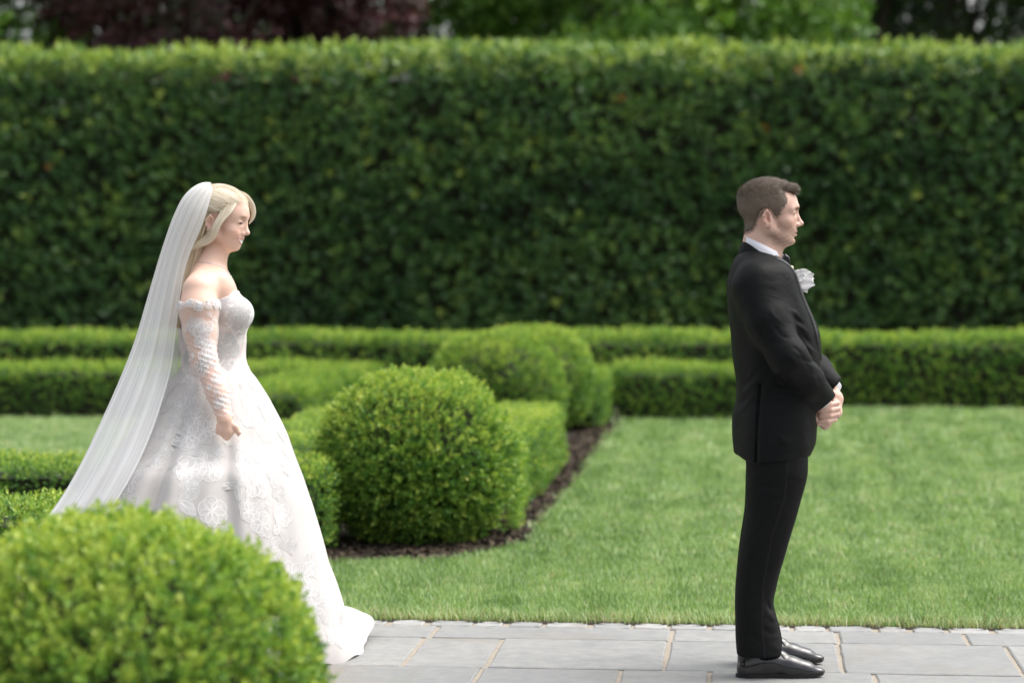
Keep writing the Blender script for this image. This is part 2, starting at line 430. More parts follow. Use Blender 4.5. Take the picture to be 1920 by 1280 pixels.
hedge(-11, 9.5, 14.5, 15.3, .68, 'long taller boxwood hedge in front of the high leafy hedge', 520, .039, seed=9, rough=.03)
hedge(0, 1.9, 0, .6, .50, 'boxwood hedge beside the ball on the near side of the path', 1900, .025, seed=10, world=(-2.0, 5.62, 0))
ball(783, 900, 12.95, .51, .865, 'bright boxwood ball at the corner of the front hedge', 9500, .0265, 21, base=.43, new=.34, p=2.1)
ball(930, 800, 19.7, .545, .87, 'boxwood ball behind the front ball, the nearer of an overlapping pair', 6000, .028, 22)
ball(990, 800, 21.0, .53, .88, 'boxwood ball mostly hidden behind another ball', 5000, .028, 23)
ball(212, 1200, 5.75, .495, .832, 'large soft boxwood ball in front of the bridal gown', 11500, .0245, 24, base=.50, new=.31, p=2.4)

# tall clipped broadleaf hedge
HOLLY = [(0, (.022, .058, .024)), (.35, (.068, .158, .050)), (.62, (.165, .30, .075)), (.85, (.38, .50, .10)), (.93, (.43, .53, .11)), (1, (.30, .14, .03))]
M_HOLLY = leaf_mat('holly_leaf', HOLLY, .33, .22, .5)
def tall_hedge():
    rng = np.random.default_rng(41); L, W, H = 27.0, 1.7, 3.88
    o = thing('tall_hedge', G(-.8, 19.4), 'tall wall-like clipped hedge of glossy dark leaves behind the couple', 'hedge', None, -TH)
    def pts(n, dens_face):
        P, N = box_points(n, L, W, H, .19, rng, .05)
        keep = (N[:, 1] < .3) | (rng.uniform(size=n) < .25); return P[keep], N[keep]
    P, N = pts(52000, 0)
    P = P + N * (wob(P, 3, 1.1) * .05 + wob(P, 4, 5.0) * .05)[:, None]
    P = P - N * (np.abs(rng.normal(size=len(P))) * .07)[:, None]
    up = rng.uniform(size=len(P)) < .25 * np.clip(N[:, 2], 0, 1); P[:, 2] += up * rng.uniform(.0, .09, len(P))
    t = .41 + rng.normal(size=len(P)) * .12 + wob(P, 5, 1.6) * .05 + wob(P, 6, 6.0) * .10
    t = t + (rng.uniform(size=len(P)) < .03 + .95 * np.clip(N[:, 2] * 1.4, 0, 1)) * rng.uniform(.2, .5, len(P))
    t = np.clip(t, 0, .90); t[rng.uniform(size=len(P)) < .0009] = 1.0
    tv, tf, tl = sprig(6, .11, .10, .055, 77, 1.0, tri=True); tl = np.where(tl > 0, tl * .4, tl * .4)
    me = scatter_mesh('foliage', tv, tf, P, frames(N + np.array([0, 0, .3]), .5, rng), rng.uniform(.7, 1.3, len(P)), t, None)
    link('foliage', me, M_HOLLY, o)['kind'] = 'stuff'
    mb = MB(); mb.box((0, 0, H / 2 - .1), (L - .6, W - .6, H - .4)); mb.build('inner_twigs', M_CORE, o, False)
tall_hedge()

# ------------------------------------------------------------------ trees beyond the tall hedge
N = NT('bark'); q = N.noise(14, 5, .7).outputs[0]
N.set(Base_Color=N.ramp(q, [(.3, (.03, .024, .019)), (.7, (.10, .08, .062))]), Roughness=.95); N.bump(q, .8, .02); M_BARK = N.m
M_MAPLE = leaf_mat('maple_leaf_purple', [(0, (.03, .011, .015)), (.5, (.095, .034, .043)), (1, (.30, .13, .15))], .4, .25)
M_TREE = leaf_mat('tree_leaf_bright', [(0, (.045, .12, .02)), (.5, (.13, .28, .04)), (1, (.28, .43, .07))], .5, .38)
M_DARK = leaf_mat('tree_leaf_dark', [(0, (.014, .036, .014)), (.5, (.04, .085, .026)), (1, (.10, .16, .045))], .5, .3)
def tree(x, y, h, crown_r, z0, mat, label, seed, n=2800, leaf=.13, trunk=.16, category='tree', group='trees beyond the tall hedge', sparse=1.0):
    rng = np.random.default_rng(500 + seed); n = int(n * .78); leaf *= 1.1
    o = thing('tree' if mat is not M_MAPLE else 'purple_maple', (x, y, 0), label, category, group)
    mb = MB(); top = np.array([rng.normal() * .3, rng.normal() * .3, h * .82])
    zz = np.linspace(0, 1, 9); tp = np.outer(zz, top); tp[:, 0] += np.sin(zz * 3 + seed) * .15; tp[0, 2] = -.02
    mb.tube(tp, trunk * (1 - zz * .8), 9); blobs = []
    for i in range(13):
        f = rng.uniform(.28, .95); b = np.array([np.interp(f, zz, tp[:, k]) for k in range(3)])
        an = i * 2.4 + rng.uniform(-.4, .4); zt = rng.uniform(z0 + .3, h - .5); rr = crown_r * rng.uniform(.45, .8) * math.sqrt(max(.15, 1 - ((zt - (z0 + h) / 2) / (h - z0) * 1.7) ** 2))
        e = np.array([math.cos(an) * rr, math.sin(an) * rr, zt]); md = (b + e) / 2 + np.array([0, 0, rng.uniform(.1, .4)])
        c = catmull([b, md, e], 6); mb.tube(c, np.linspace(trunk * .4, .018, 6), 6); blobs.append((e, crown_r * rng.uniform(.32, .5)))
    blobs.append((top, crown_r * .45)); blobs.append((np.array([0, 0, (z0 + h) / 2]), crown_r * .55))
    mb.build('trunk', M_BARK, o)
    C = np.array([b[0] for b in blobs]); R = np.array([b[1] for b in blobs]); k = rng.integers(0, len(blobs), n)
    d = rng.normal(size=(n, 3)); d /= np.linalg.norm(d, axis=1)[:, None]
    P = C[k] + d * (R[k] * rng.uniform(.35, 1.0, n) ** .6)[:, None] * np.array([1, 1, .8]); P[:, 2] = np.maximum(P[:, 2], z0 * .8)
    t = np.clip(.42 + rng.normal(size=n) * .18 + wob(P, seed, 2.2) * .14, 0, 1)
    tv, tf, tl = sprig(7, leaf * 1.5, leaf, leaf * .6, seed, 1.1, .25, True)
    me = scatter_mesh('crown', tv, tf, P, frames(d * .5 + np.array([0, 0, .4]), .6, rng), rng.uniform(.7, 1.4, n), t, tl)
    link('crown', me, mat, o)['kind'] = 'stuff'
    return o
tree(-4.5, 34.2, 7.2, 2.3, 2.8, M_MAPLE, 'dark purple-leaved maple above the tall hedge behind the bride', 1, 4600, .12)
tree(-2.9, 35.2, 7.2, 1.7, 3.0, M_MAPLE, 'second purple-leaved maple, beside the bright green trees', 2, 3600, .12)
tree(-8.1, 34.0, 8.0, 2.2, 2.6, M_TREE, 'green tree beside the purple maples, at the far end of the tall hedge', 3, 3200, .12)
tree(-.6, 37.5, 8.5, 2.3, 2.6, M_TREE, 'bright green leafy tree next to the purple maples', 4, 3800, .12)
tree(1.7, 36.0, 8.0, 2.2, 2.6, M_TREE, 'bright green leafy tree between the groom and bride, over the tall hedge', 5, 3800, .12)
tree(3.6, 36.6, 7.6, 1.7, 2.6, M_TREE, 'bright green leafy tree next to the bare dark trunks', 6, 3000, .12)
tree(6.0, 43.0, 12.0, 3.0, 6.4, M_DARK, 'big dark tree with a thick bare trunk above the groom', 7, 3200, .15, .42)
tree(8.3, 47.0, 12.5, 3.2, 5.8, M_DARK, 'thin dark tree with sky showing through its leaves', 8, 3400, .15, .2)
tree(10.6, 44.0, 11.0, 3.0, 4.5, M_DARK, 'dark leafy tree beyond the right end of the tall hedge', 9, 3200, .15, .25)
tree(1.0, 44.5, 12.0, 3.4, 3.2, M_DARK, 'tall dark tree standing behind the bright green trees', 10, 3200, .16, .3)
tree(-5.5, 45.0, 12.0, 3.8, 3.2, M_DARK, 'tall dark tree standing behind the purple maples', 11, 3200, .16, .3)
tree(-11.5, 43.0, 11.0, 3.2, 3.2, M_DARK, 'dark tree beyond the left end of the tall hedge', 12, 2600, .16, .3)
tree(9.4, 51.0, 12.0, 3.4, 3.0, M_DARK, 'dark tree far behind the thin tree on the right', 13, 3600, .17, .25)
tree(12.6, 49.0, 12.0, 3.2, 3.0, M_DARK, 'dark tree farthest to the right beyond the tall hedge', 14, 3000, .17, .25)
# far wood that reads as one mass
rng = np.random.default_rng(61); n = 9500
P = np.c_[rng.uniform(-34, 34, n), rng.uniform(58, 66, n), rng.uniform(0, 1, n) ** .8 * 13]
P[:, 2] *= .62 + .2 * np.sin(P[:, 0] * .5) + .14 * np.sin(P[:, 0] * 1.3 + 2)
gap = (P[:, 0] > 8.2) & (P[:, 0] < 13.5) & (P[:, 2] > 3.5) & (rng.uniform(size=n) < .25); P = P[~gap]
tv, tf, tl = sprig(7, .6, .42, .25, 9, 1.1, .2, True)
me = scatter_mesh('far_wood', tv, tf, P, frames(np.tile([0, -.3, .6], (len(P), 1)), .7, rng), rng.uniform(.7, 1.4, len(P)), np.clip(.4 + rng.normal(size=len(P)) * .2 + wob(P, 3, .9) * .15, 0, 1), tl)
tag(link('far_wood', me, M_DARK), 'distant wood of mixed trees behind the garden', 'wood', kind='stuff')

# ------------------------------------------------------------------ grass
M_GRASS = leaf_mat('grass_blade', [(0, (.085, .17, .045)), (.4, (.205, .355, .105)), (.75, (.375, .52, .21)), (.93, (.60, .70, .42)), (1, (.42, .35, .20))], .42, .35)
def blade_clump(nb, hgt, wid, seed, seg, spread):
    r = np.random.default_rng(seed); V, F, T = [], [], []
    for i in range(nb):
        an = r.uniform(0, 6.28); p = np.array([r.normal() * spread, r.normal() * spread, 0]); ln = hgt * r.uniform(.6, 1.15)
        lean = r.uniform(.2, 1.15); dd = np.array([math.cos(an), math.sin(an), 0]); sd_ = np.array([-math.sin(an), math.cos(an), 0]) * wid * r.uniform(.7, 1.2); tt = r.uniform(-.2, .2); k = len(V)
        for j in range(seg + 1):
            f = j / seg; q = p + dd * ln * lean * f ** 1.6 + EZ * ln * f * (1 - .3 * lean * f); wj = 1 - .85 * f
            V += [q - sd_ * wj / 2, q + sd_ * wj / 2]; T += [tt, tt]
        for j in range(seg): F.append((k + 2 * j, k + 2 * j + 1, k + 2 * j + 3, k + 2 * j + 2))
    return np.array(V), np.array(F), np.array(T)
def lawn_edge(s, t):
    """the turf's left boundary: bed edge"""
    return np.where(t < 1.85, -1.25, np.where(t < 2.08, -1.25 + .75 * (t - 1.85) / .23, np.where(t < 2.8, -.5 + .3 * (t - 2.08) / .72, -.2 + .003 * (t - 2.8))))
def grass(zones, name, label, seed):
    rng = np.random.default_rng(seed); VV, FF, TT, off = [], [], [], 0
    for (s0, s1, t0, t1, dens, nb, hgt, wid, seg, left) in zones:
        n = int((s1 - s0) * (t1 - t0) * dens); s_, t_ = rng.uniform(s0, s1, n), rng.uniform(t0, t1, n)
        if left: m = s_ > lawn_edge(s_, t_) + rng.normal(size=n) * .02; s_, t_ = s_[m], t_[m]
        P = G(s_, t_, -.006); n = len(P); tv, tf, tl = blade_clump(nb, hgt, wid, seed, seg, .018 + wid * 2)
        R = frames(np.tile([0, 0, 1.0], (n, 1)), .12, rng)
        tint = .48 + rng.normal(size=n) * .22 + wob(P, 31, 2.6) * .06 + wob(P, 33, 9.0) * .07 + .075 * np.sin(s_ * 2 * math.pi / .42)
        dry = rng.uniform(size=n) < np.where(t_ < .16, .5, .03); tint = np.where(dry, .97, np.clip(tint, 0, .93))
        k = len(tv); V = np.einsum('nij,nkj->nki', R, tv[None] * rng.uniform(.65, 1.2, n)[:, None, None]) + P[:, None]
        VV.append(V.reshape(-1, 3)); FF.append((np.arange(n)[:, None, None] * k + tf[None]).reshape(-1, 4) + off); off += n * k
        TT.append(np.clip(np.repeat(tint, k).reshape(n, k) + tl[None] * .9, 0, 1).ravel())
    me = raw_mesh(name, np.concatenate(VV), np.concatenate(FF), False, np.concatenate(TT))
    tag(link(name, me, M_GRASS), label, 'grass', kind='stuff')
grass([(-1.25, 3.0, .0, .22, 2600, 6, .050, .0042, 2, True), (-1.25, 3.0, .2, 2.2, 1800, 6, .031, .0048, 1, True), (-.55, 3.4, 2.2, 5.0, 850, 6, .032, .0068, 1, True),
       (-.2, 4.4, 5.0, 9.0, 340, 6, .045, .009, 1, True), (-.2, 6.5, 9.0, 14.3, 210, 6, .045, .016, 1, True), (3.0, 6, 0, 9.0, 110, 6, .045, .014, 1, False)],
      'grass', 'mown green lawn grass between the path and the hedges', 71)
grass([(-6.3, -3.25, 3.0, 12.2, 260, 6, .042, .011, 1, False)], 'grass', 'mown green grass of the left lawn enclosed by hedges', 72)
# ------------------------------------------------------------------ solid modelling on a grid: smooth unions, then one continuous surface
class Field:
    def __init__(s, xs, ys, zs):
        s.ax = [np.asarray(a, np.float32) for a in (xs, ys, zs)]
        s.D = np.full([len(a) for a in s.ax], .5, np.float32)
    def sub(s, lo, hi):
        sl = []
        for a, l, h in zip(s.ax, lo, hi):
            i, j = np.searchsorted(a, l), np.searchsorted(a, h); sl.append(slice(max(i - 1, 0), min(j + 1, len(a))))
        return tuple(sl)
    def pts(s, sl):
        return s.ax[0][sl[0]][:, None, None], s.ax[1][sl[1]][None, :, None], s.ax[2][sl[2]][None, None, :]
    def _mix(s, sl, d, k, op):
        a = s.D[sl]
        if op == 'cut': d = -d
        if k <= 0: r = np.minimum(a, d) if op == 'add' else np.maximum(a, d)
        else:
            h = np.maximum(k - np.abs(a - d), 0) / k
            r = (np.minimum(a, d) - h * h * k * .25) if op == 'add' else (np.maximum(a, d) + h * h * k * .25)
        s.D[sl] = r
    def cone(s, a, b, ra, rb, k=.01, op='add', flat=None):
        """round cone from a to b. flat = (axis vector, factor): thinner along an axis"""
        a, b = np.asarray(a, np.float32), np.asarray(b, np.float32); m = max(ra, rb) * 1.05 + k + .012
        sl = s.sub(np.minimum(a, b) - m, np.maximum(a, b) + m); X, Y, Z = s.pts(sl)
        if s.D[sl].size == 0: return
        ab = b - a; L2 = float(ab @ ab) + 1e-12
        px, py, pz = X - a[0], Y - a[1], Z - a[2]
        h = np.clip((px * ab[0] + py * ab[1] + pz * ab[2]) / L2, 0, 1)
        qx, qy, qz = px - h * ab[0], py - h * ab[1], pz - h * ab[2]
        r = ra + (rb - ra) * h
        if flat is not None:
            n = np.asarray(flat[0], np.float32); n = n / np.linalg.norm(n); dn = qx * n[0] + qy * n[1] + qz * n[2]
            d2 = qx * qx + qy * qy + qz * qz + dn * dn * (1 / flat[1] ** 2 - 1); d = np.sqrt(d2) - r
        else: d = np.sqrt(qx * qx + qy * qy + qz * qz) - r
        s._mix(sl, d, k, op)
    def chain(s, pts, rads, k=.01, flat=None):
        for i in range(len(pts) - 1): s.cone(pts[i], pts[i + 1], rads[i], rads[i + 1], k, 'add', flat)
    def ell(s, c, r, k=.01, op='add', R=None):
        c, r = np.asarray(c, np.float32), np.asarray(r, np.float32); m = r.max() + k + .012
        sl = s.sub(c - m, c + m); X, Y, Z = s.pts(sl)
        if s.D[sl].size == 0: return
        p = [X - c[0], Y - c[1], Z - c[2]]
        if R is not None: p = [R[0, i] * p[0] + R[1, i] * p[1] + R[2, i] * p[2] for i in range(3)]
        k0 = np.sqrt(sum((q / e) ** 2 for q, e in zip(p, r))); k1 = np.sqrt(sum((q / e ** 2) ** 2 for q, e in zip(p, r))) + 1e-6
        s._mix(sl, k0 * (k0 - 1) / k1, k, op)
    def func(s, fn, lo, hi, k=0, op='add'):
        sl = s.sub(lo, hi); X, Y, Z = s.pts(sl)
        s._mix(sl, np.broadcast_to(fn(X, Y, Z), s.D[sl].shape).astype(np.float32), k, op)
    def surface(s, D=None):
        D = s.D if D is None else D
        I = D < 0; nx, ny, nz = D.shape
        c = [I[i:nx - 1 + i, j:ny - 1 + j, k:nz - 1 + k] for i in (0, 1) for j in (0, 1) for k in (0, 1)]
        anyc = c[0].copy(); allc = c[0].copy()
        for q in c[1:]: anyc |= q; allc &= q
        act = anyc & ~allc; ci = np.argwhere(act); idx = np.full(act.shape, -1, np.int32); idx[act] = np.arange(len(ci))
        acc = np.zeros((len(ci), 3)); cnt = np.zeros(len(ci))
        co = [(i, j, k) for i in (0, 1) for j in (0, 1) for k in (0, 1)]
        val = {o: D[ci[:, 0] + o[0], ci[:, 1] + o[1], ci[:, 2] + o[2]] for o in co}
        for o in co:
            for ax in range(3):
                if o[ax]: continue
                o2 = list(o); o2[ax] = 1; o2 = tuple(o2); v0, v1 = val[o], val[o2]; m = (v0 < 0) != (v1 < 0)
                t = np.where(m, v0 / np.where(m, v0 - v1, 1), 0); p = np.tile(np.array(o, float), (len(ci), 1)); p[:, ax] += t
                acc[m] += p[m]; cnt[m] += 1
        p = acc / cnt[:, None]
        V = np.stack([s.ax[a][ci[:, a]] + p[:, a] * (s.ax[a][ci[:, a] + 1] - s.ax[a][ci[:, a]]) for a in range(3)], 1)
        Fs = []
        for ax in range(3):
            b, c2 = [(1, 2), (2, 0), (0, 1)][ax]
            sl0 = [slice(1, -1)] * 3; sl0[ax] = slice(0, D.shape[ax] - 1); sl1 = list(sl0); sl1[ax] = slice(1, D.shape[ax])
            A, B = I[tuple(sl0)], I[tuple(sl1)]; e = np.argwhere(A != B); inside_first = A[A != B]
            e = e + np.array([0 if a == ax else 1 for a in range(3)])
            def cell(db, dc):
                q = e.copy(); q[:, b] += db; q[:, c2] += dc; return idx[q[:, 0], q[:, 1], q[:, 2]]
            Q = np.stack([cell(-1, -1), cell(0, -1), cell(0, 0), cell(-1, 0)], 1)
            Q[~inside_first] = Q[~inside_first][:, ::-1]; Fs.append(Q)
        F = np.concatenate(Fs); F = F[(F >= 0).all(1)]
        return V, F
def relax(V, F, n, keep=None):
    """light smoothing of a quad mesh"""
    e = np.concatenate([F[:, [0, 1]], F[:, [1, 2]], F[:, [2, 3]], F[:, [3, 0]]])
    for _ in range(n):
        S = np.zeros_like(V); c = np.zeros(len(V))
        for k in range(3): S[:, k] = np.bincount(e[:, 0], V[e[:, 1], k], len(V)) + np.bincount(e[:, 1], V[e[:, 0], k], len(V))
        c = np.bincount(e[:, 0], minlength=len(V)) + np.bincount(e[:, 1], minlength=len(V))
        W = V + .5 * (S / np.maximum(c, 1)[:, None] - V)
        V = W if keep is None else np.where(keep[:, None], V, W)
    return V
def vnormals(V, F):
    n = np.cross(V[F[:, 2]] - V[F[:, 0]], V[F[:, 3]] - V[F[:, 1]]); N = np.zeros_like(V)
    for c in range(4):
        for k in range(3): N[:, k] += np.bincount(F[:, c], n[:, k], len(V))
    return N / (np.linalg.norm(N, axis=1)[:, None] + 1e-12)
def submesh(V, F, keep_face):
    f = F[keep_face]; u, inv = np.unique(f, return_inverse=True); return u, inv.reshape(f.shape)
def in_poly(px, py, poly):
    poly = np.asarray(poly, float); r = np.zeros(px.shape, bool); j = len(poly) - 1
    for i in range(len(poly)):
        (xi, yi), (xj, yj) = poly[i], poly[j]
        r ^= ((yi > py) != (yj > py)) & (px < (xj - xi) * (py - yi) / (yj - yi + 1e-12) + xi); j = i
    return r
def poly_sd(px, py, poly):
    """signed distance to a polygon, positive inside"""
    P = np.asarray(poly, float); d = np.full(px.shape, 1e9)
    for a, b_ in zip(P, np.roll(P, -1, 0)):
        e = b_ - a; h = np.clip(((px - a[0]) * e[0] + (py - a[1]) * e[1]) / (e @ e), 0, 1); d = np.minimum(d, (px - a[0] - h * e[0]) ** 2 + (py - a[1] - h * e[1]) ** 2)
    return np.sqrt(d) * np.where(in_poly(px, py, P), 1, -1)
def rot(axis, deg):
    return np.array(Matrix.Rotation(math.radians(deg), 3, axis))
def zgrid(*segs):
    """(z0, z1, step) pieces joined to one axis"""
    out = []
    for a, b, h in segs: out.append(np.arange(a, b - h * .4, h))
    return np.concatenate(out + [np.array([segs[-1][1]])])

class Head:
    """head in its own frame (x forward, y to the person's left, z up, origin at the ear canal), placed by R and o"""
    def __init__(s, fld, o, R, sc_=1.0): s.f, s.o, s.R, s.s = fld, np.asarray(o, float), np.asarray(R), sc_
    def P(s, p): return s.o + s.R @ (np.asarray(p, float) * .001 * s.s)
    def loc(s, V): return (V - s.o) @ s.R / (.001 * s.s)
    def e(s, c, r, k=10, op='add', R=None): s.f.ell(s.P(c), np.asarray(r, float) * .001 * s.s, k * .001, op, s.R if R is None else s.R @ R)
    def c(s, a, b, ra, rb, k=8, op='add', flat=None): s.f.cone(s.P(a), s.P(b), ra * .001 * s.s, rb * .001 * s.s, k * .001, op, None if flat is None else (s.R @ np.asarray(flat[0], float), flat[1]))
    def build(s, male=True, smile=False):
        e, c = s.e, s.c
        e((6, 0, 58), (104, 75, 82), 5)                                   # cranium
        e((50, 0, 44), (64, 66, 62), 25)                                  # forehead
        e((56, 0, -6), (56, 60 if male else 58, 62), 20)                  # mid face
        if male:
            for y in (-1, 1):
                c((16, y * 54, -38), (84, y * 17, -76), 17, 15, 18)       # jaw line
                c((4, y * 62, 0), (16, y * 54, -38), 15, 17, 18)
                e((66, y * 47, -6), (24, 16, 18), 16)                     # cheek bone
            e((50, 0, -52), (50, 48, 38), 18)
            e((92, 0, -74), (17, 20, 15), 12)                             # chin
            c((102, -24, 43), (102, 24, 43), 15, 15, 12)                  # brow
            c((86, -46, 38), (102, -24, 43), 12, 14, 12); c((86, 46, 38), (102, 24, 43), 12, 14, 12)
        else:
            for y in (-1, 1):
                c((16, y * 52, -34), (82, y * 13, -72), 15, 13, 20)
                c((4, y * 60, 0), (16, y * 52, -34), 14, 15, 20)
                e((70, y * 42, -14), (26, 20, 22), 18)                    # full cheek
            e((50, 0, -50), (48, 46, 34), 20)
            e((88, 0, -71), (15, 16, 15), 12)
            c((98, -24, 43), (98, 24, 43), 13, 13, 14)
            e((45, 0, -68), (38, 34, 18), 18)                             # soft under the chin
        e((88, 0, -38), (23, 29, 26), 14)                                 # muzzle
        for y in (-1, 1): e((112, y * 33, 26), (17, 17, 12), 12, 'cut')   # eye sockets
        for y in (-1, 1):
            e((92, y * 32, 25), (13.5, 15, 13), 4)                        # eye and lids
            c((98, y * 44, 22), (106, y * 26, 30 if male else 25), 3.2, 3.2, 5)   # upper lid fold
        # nose
        tx = 0 if male else -5
        c((106, 0, 32), (124 + tx, 0, -8), 7.5, 9, 9); e((126 + tx, 0, -13), (12.5, 11.5, 10), 6)
        for y in (-1, 1): e((114 + tx, y * 11.5, -19), (11, 7.5, 8), 6)
        for y in (-1, 1): e((117 + tx, y * 6, -27), (6, 3, 4), 3, 'cut')
        # lips
        if smile:
            for y in (-1, 1):
                c((107, 0, -41), (90, y * 28, -40), 5.5, 3.5, 5); c((99.5, 0, -59), (89, y * 27, -42), 6.0, 3.5, 5)
                e((88, y * 34, -24), (16, 13, 17), 10)
                c((107, y * 21, -24), (93, y * 36, -40), 1.5, 2.0, 6, 'cut')
            c((112, -15, -49), (112, 15, -49), 5.0, 5.0, 3, 'cut'); c((99.5, -12, -48), (99.5, 12, -48), 7, 7, 2)
        else:
            for y in (-1, 1):
                c((109, 0, -42), (97, y * 23, -49), 6.0, 3, 6); c((107, 0, -55), (96, y * 21, -51), 6.5, 3, 6)
            c((116, 0, -49), (101, 24, -50), 2.6, 1.5, 4, 'cut'); c((116, 0, -49), (101, -24, -50), 2.6, 1.5, 4, 'cut')
            e((108, 0, -66), (8, 16, 4), 8, 'cut')
        # ears
        for y in (-1, 1):
            Re = rot('Z', y * 18) @ rot('Y', -8)
            e((-3, y * 77, 3), (17, 8, 30), 3, 'add', Re)
            e((1, y * 86, 3), (9.5, 8, 20), 3, 'cut', Re)
            c((-17, y * 86, 12), (-3, y * 85, 32), 3.8, 3.8, 3); c((-3, y * 85, 32), (11, y * 80, 20), 3.8, 3, 3)
            c((-17, y * 86, 12), (-13, y * 84, -12), 3.6, 3.2, 3); e((-3, y * 79, -24), (8, 5, 8), 4)
            c((-9, y * 83, 20), (-7, y * 83, -10), 2.4, 2.4, 3); e((10, y * 78, 0), (4, 5, 8), 4)
SKIN = lambda r, g, b: np.array([r, g, b])
def skin_mat(name):
    N = NT(name); c = N.attr('tone').outputs['Color']; q = N.noise(160, 3).outputs[0]
    N.set(Base_Color=N.mix(.12, c, N.ramp(q, [(.3, (.8, .7, .65)), (.7, (1, 1, 1))]), 'MULTIPLY'), Roughness=.48)
    N.p.inputs['Subsurface Weight'].default_value = .12; N.p.inputs['Subsurface Radius'].default_value = (.012, .004, .002); N.p.inputs['Subsurface Scale'].default_value = 1.0
    N.bump(q, .08, .002); return N.m
M_SKIN = skin_mat('skin')
def sstep(x, a, b):
    t = np.clip((x - a) / (b - a), 0, 1); return t * t * (3 - 2 * t)
def blob(L, c, r):
    return np.clip(1 - np.sqrt((((L - np.array(c)) / np.array(r)) ** 2).sum(1)), 0, 1)
def strands(name, roots, dirs, length, width, tint, mat, parent, bend=None, seg=2, face=None):
    """thin ribbons: roots (n,3), dirs (n,3) unit, length (n)"""
    n = len(roots); f = np.linspace(0, 1, seg + 1)
    if bend is None: bend = np.zeros((n, 3))
    P = roots[:, None] + dirs[:, None] * (length[:, None] * f)[..., None] + bend[:, None] * (f ** 2)[None, :, None]
    side = np.cross(dirs, RNG.normal(size=(n, 3)) if face is None else face); side /= np.linalg.norm(side, axis=1)[:, None] + 1e-9
    wv = (width[:, None] * (1 - .75 * f))[..., None] * side[:, None] * .5
    V = np.stack([P - wv, P + wv], 2).reshape(-1, 3); k = 2 * (seg + 1); base = np.arange(n)[:, None, None] * k
    F = (base + np.array([[2 * j, 2 * j + 1, 2 * j + 3, 2 * j + 2] for j in range(seg)])[None]).reshape(-1, 4)
    o = link(name, raw_mesh(name, V, F, True, np.repeat(tint, k)), mat, parent); return o
def hair_mat(name, stops, rough=.42):
    N = NT(name); N.set(Base_Color=N.ramp(N.attr('tint').outputs['Fac'], stops), Roughness=rough); N.p.inputs['Specular IOR Level'].default_value = .35; return N.m

# ------------------------------------------------------------------ the groom
YG = 8.66
def g(u, v, dy=0.0): return at_y(u, v, YG + dy)
gfeet = g(1425, 1262)
groom = thing('person', (gfeet[0], YG, 0), 'person in black tuxedo and bow tie standing with hands clasped in front', 'person')
def own(o, par):
    """parent keeping the points where they are"""
    o.parent = par; o.matrix_parent_inverse = Matrix.Translation(-Vector(par.location)); return o
x0 = gfeet[0]
fg = Field(np.arange(x0 - .22, x0 + .36, .0034), np.arange(YG - .33, YG + .33, .0036), zgrid((.0, .90, .05), (.90, 1.12, .0030), (1.12, 1.42, .035), (1.42, 1.48, .006), (1.48, 1.80, .0028)))
gh = Head(fg, g(1434.5, 412), np.eye(3)); gh.build(True)
fg.chain([gh.P((-14, 0, -20)), g(1424, 458), g(1421, 492)], [.056, .056, .062], .02)       # neck
fg.cone(gh.P((40, 0, -70)), g(1440, 480), .034, .045, .03)
fg.chain([g(1421, 510), g(1440, 600), g(1450, 700), g(1452, 800)], [.075, .095, .09, .09], .05)
R_SH, R_EL, R_WR = g(1416, 526, -.175), g(1474, 668, -.245), g(1541, 752, -.065)
L_SH, L_EL, L_WR = g(1432, 522, .175), g(1488, 662, .235), g(1554, 727, .045)
for a, b, cc in ((R_SH, R_EL, R_WR), (L_SH, L_EL, L_WR)):
    fg.cone(g(1422, 515), a, .05, .05, .03); fg.chain([a, b, cc], [.045, .038, .027], .02)
for sy, ank, knee in ((-1, g(1424, 1225, -.14), g(1424, 1060, -.12)), (1, g(1426, 1210, .14), g(1426, 1050, .12))):
    fg.chain([g(1450, 830, sy * .09), knee, ank], [.052, .040, .030], .03); fg.cone(ank, ank + np.array([.13, 0, -.04]), .022, .016, .02)
# clasped hands: the left hand closes over the right fist
def finger(f, pts, r=.0088): f.chain([np.asarray(p) for p in pts], [r, r * .98, r * .93, r * .82][:len(pts)], .0022)
fg.cone(L_WR, g(1566, 748, .02), .026, .030, .012, 'add', ((0, 1, .3), .8))
fg.cone(g(1562, 744, .02), g(1566, 772, .005), .027, .026, .012)
for i in range(4):
    v0 = 753 + i * 10.5; dx = [0, 1.5, 0, -4][i]
    finger(fg, [g(1566 + dx, v0, -.012), g(1570 + dx, v0 + 2, -.042), g(1556 + dx, v0 + 5, -.064), g(1538 + dx * .6, v0 + 6.5, -.062)], [.0102, .0104, .0098, .0085][i])
finger(fg, [g(1558, 735, .0), g(1556, 746, -.028), g(1549, 757, -.045)], .0105)          # left thumb
fg.cone(R_WR, g(1545, 775, -.03), .027, .032, .012); fg.cone(g(1543, 773, -.03), g(1547, 792, -.015), .031, .027, .012)
for i in range(3): finger(fg, [g(1540 + i * 7, 786, -.045), g(1541 + i * 6, 797, -.05), g(1543 + i * 5, 803, -.03)], .0095)
finger(fg, [g(1531, 772, -.045), g(1529, 786, -.055), g(1534, 797, -.056)], .010)
V, F = fg.surface(); V = relax(V, F, 1); Nn = vnormals(V, F)
L = gh.loc(V); ly = np.abs(L[:, 1]); LM = np.c_[L[:, 0], ly, L[:, 2]]
tone = np.tile(SKIN(.66, .435, .35), (len(V), 1)); tone *= (1 + .05 * wob(V, 5, 60.0))[:, None]
def paint(m, c):
    global tone
    tone = tone * (1 - m[:, None]) + np.array(c) * m[:, None]
paint(.5 * blob(LM, (88, 45, -22), (40, 34, 36)), (.62, .30, .235))
beard = sstep(-L[:, 2], 18, 42) * sstep(L[:, 2], -112, -78) * sstep(L[:, 0], 8, 40)
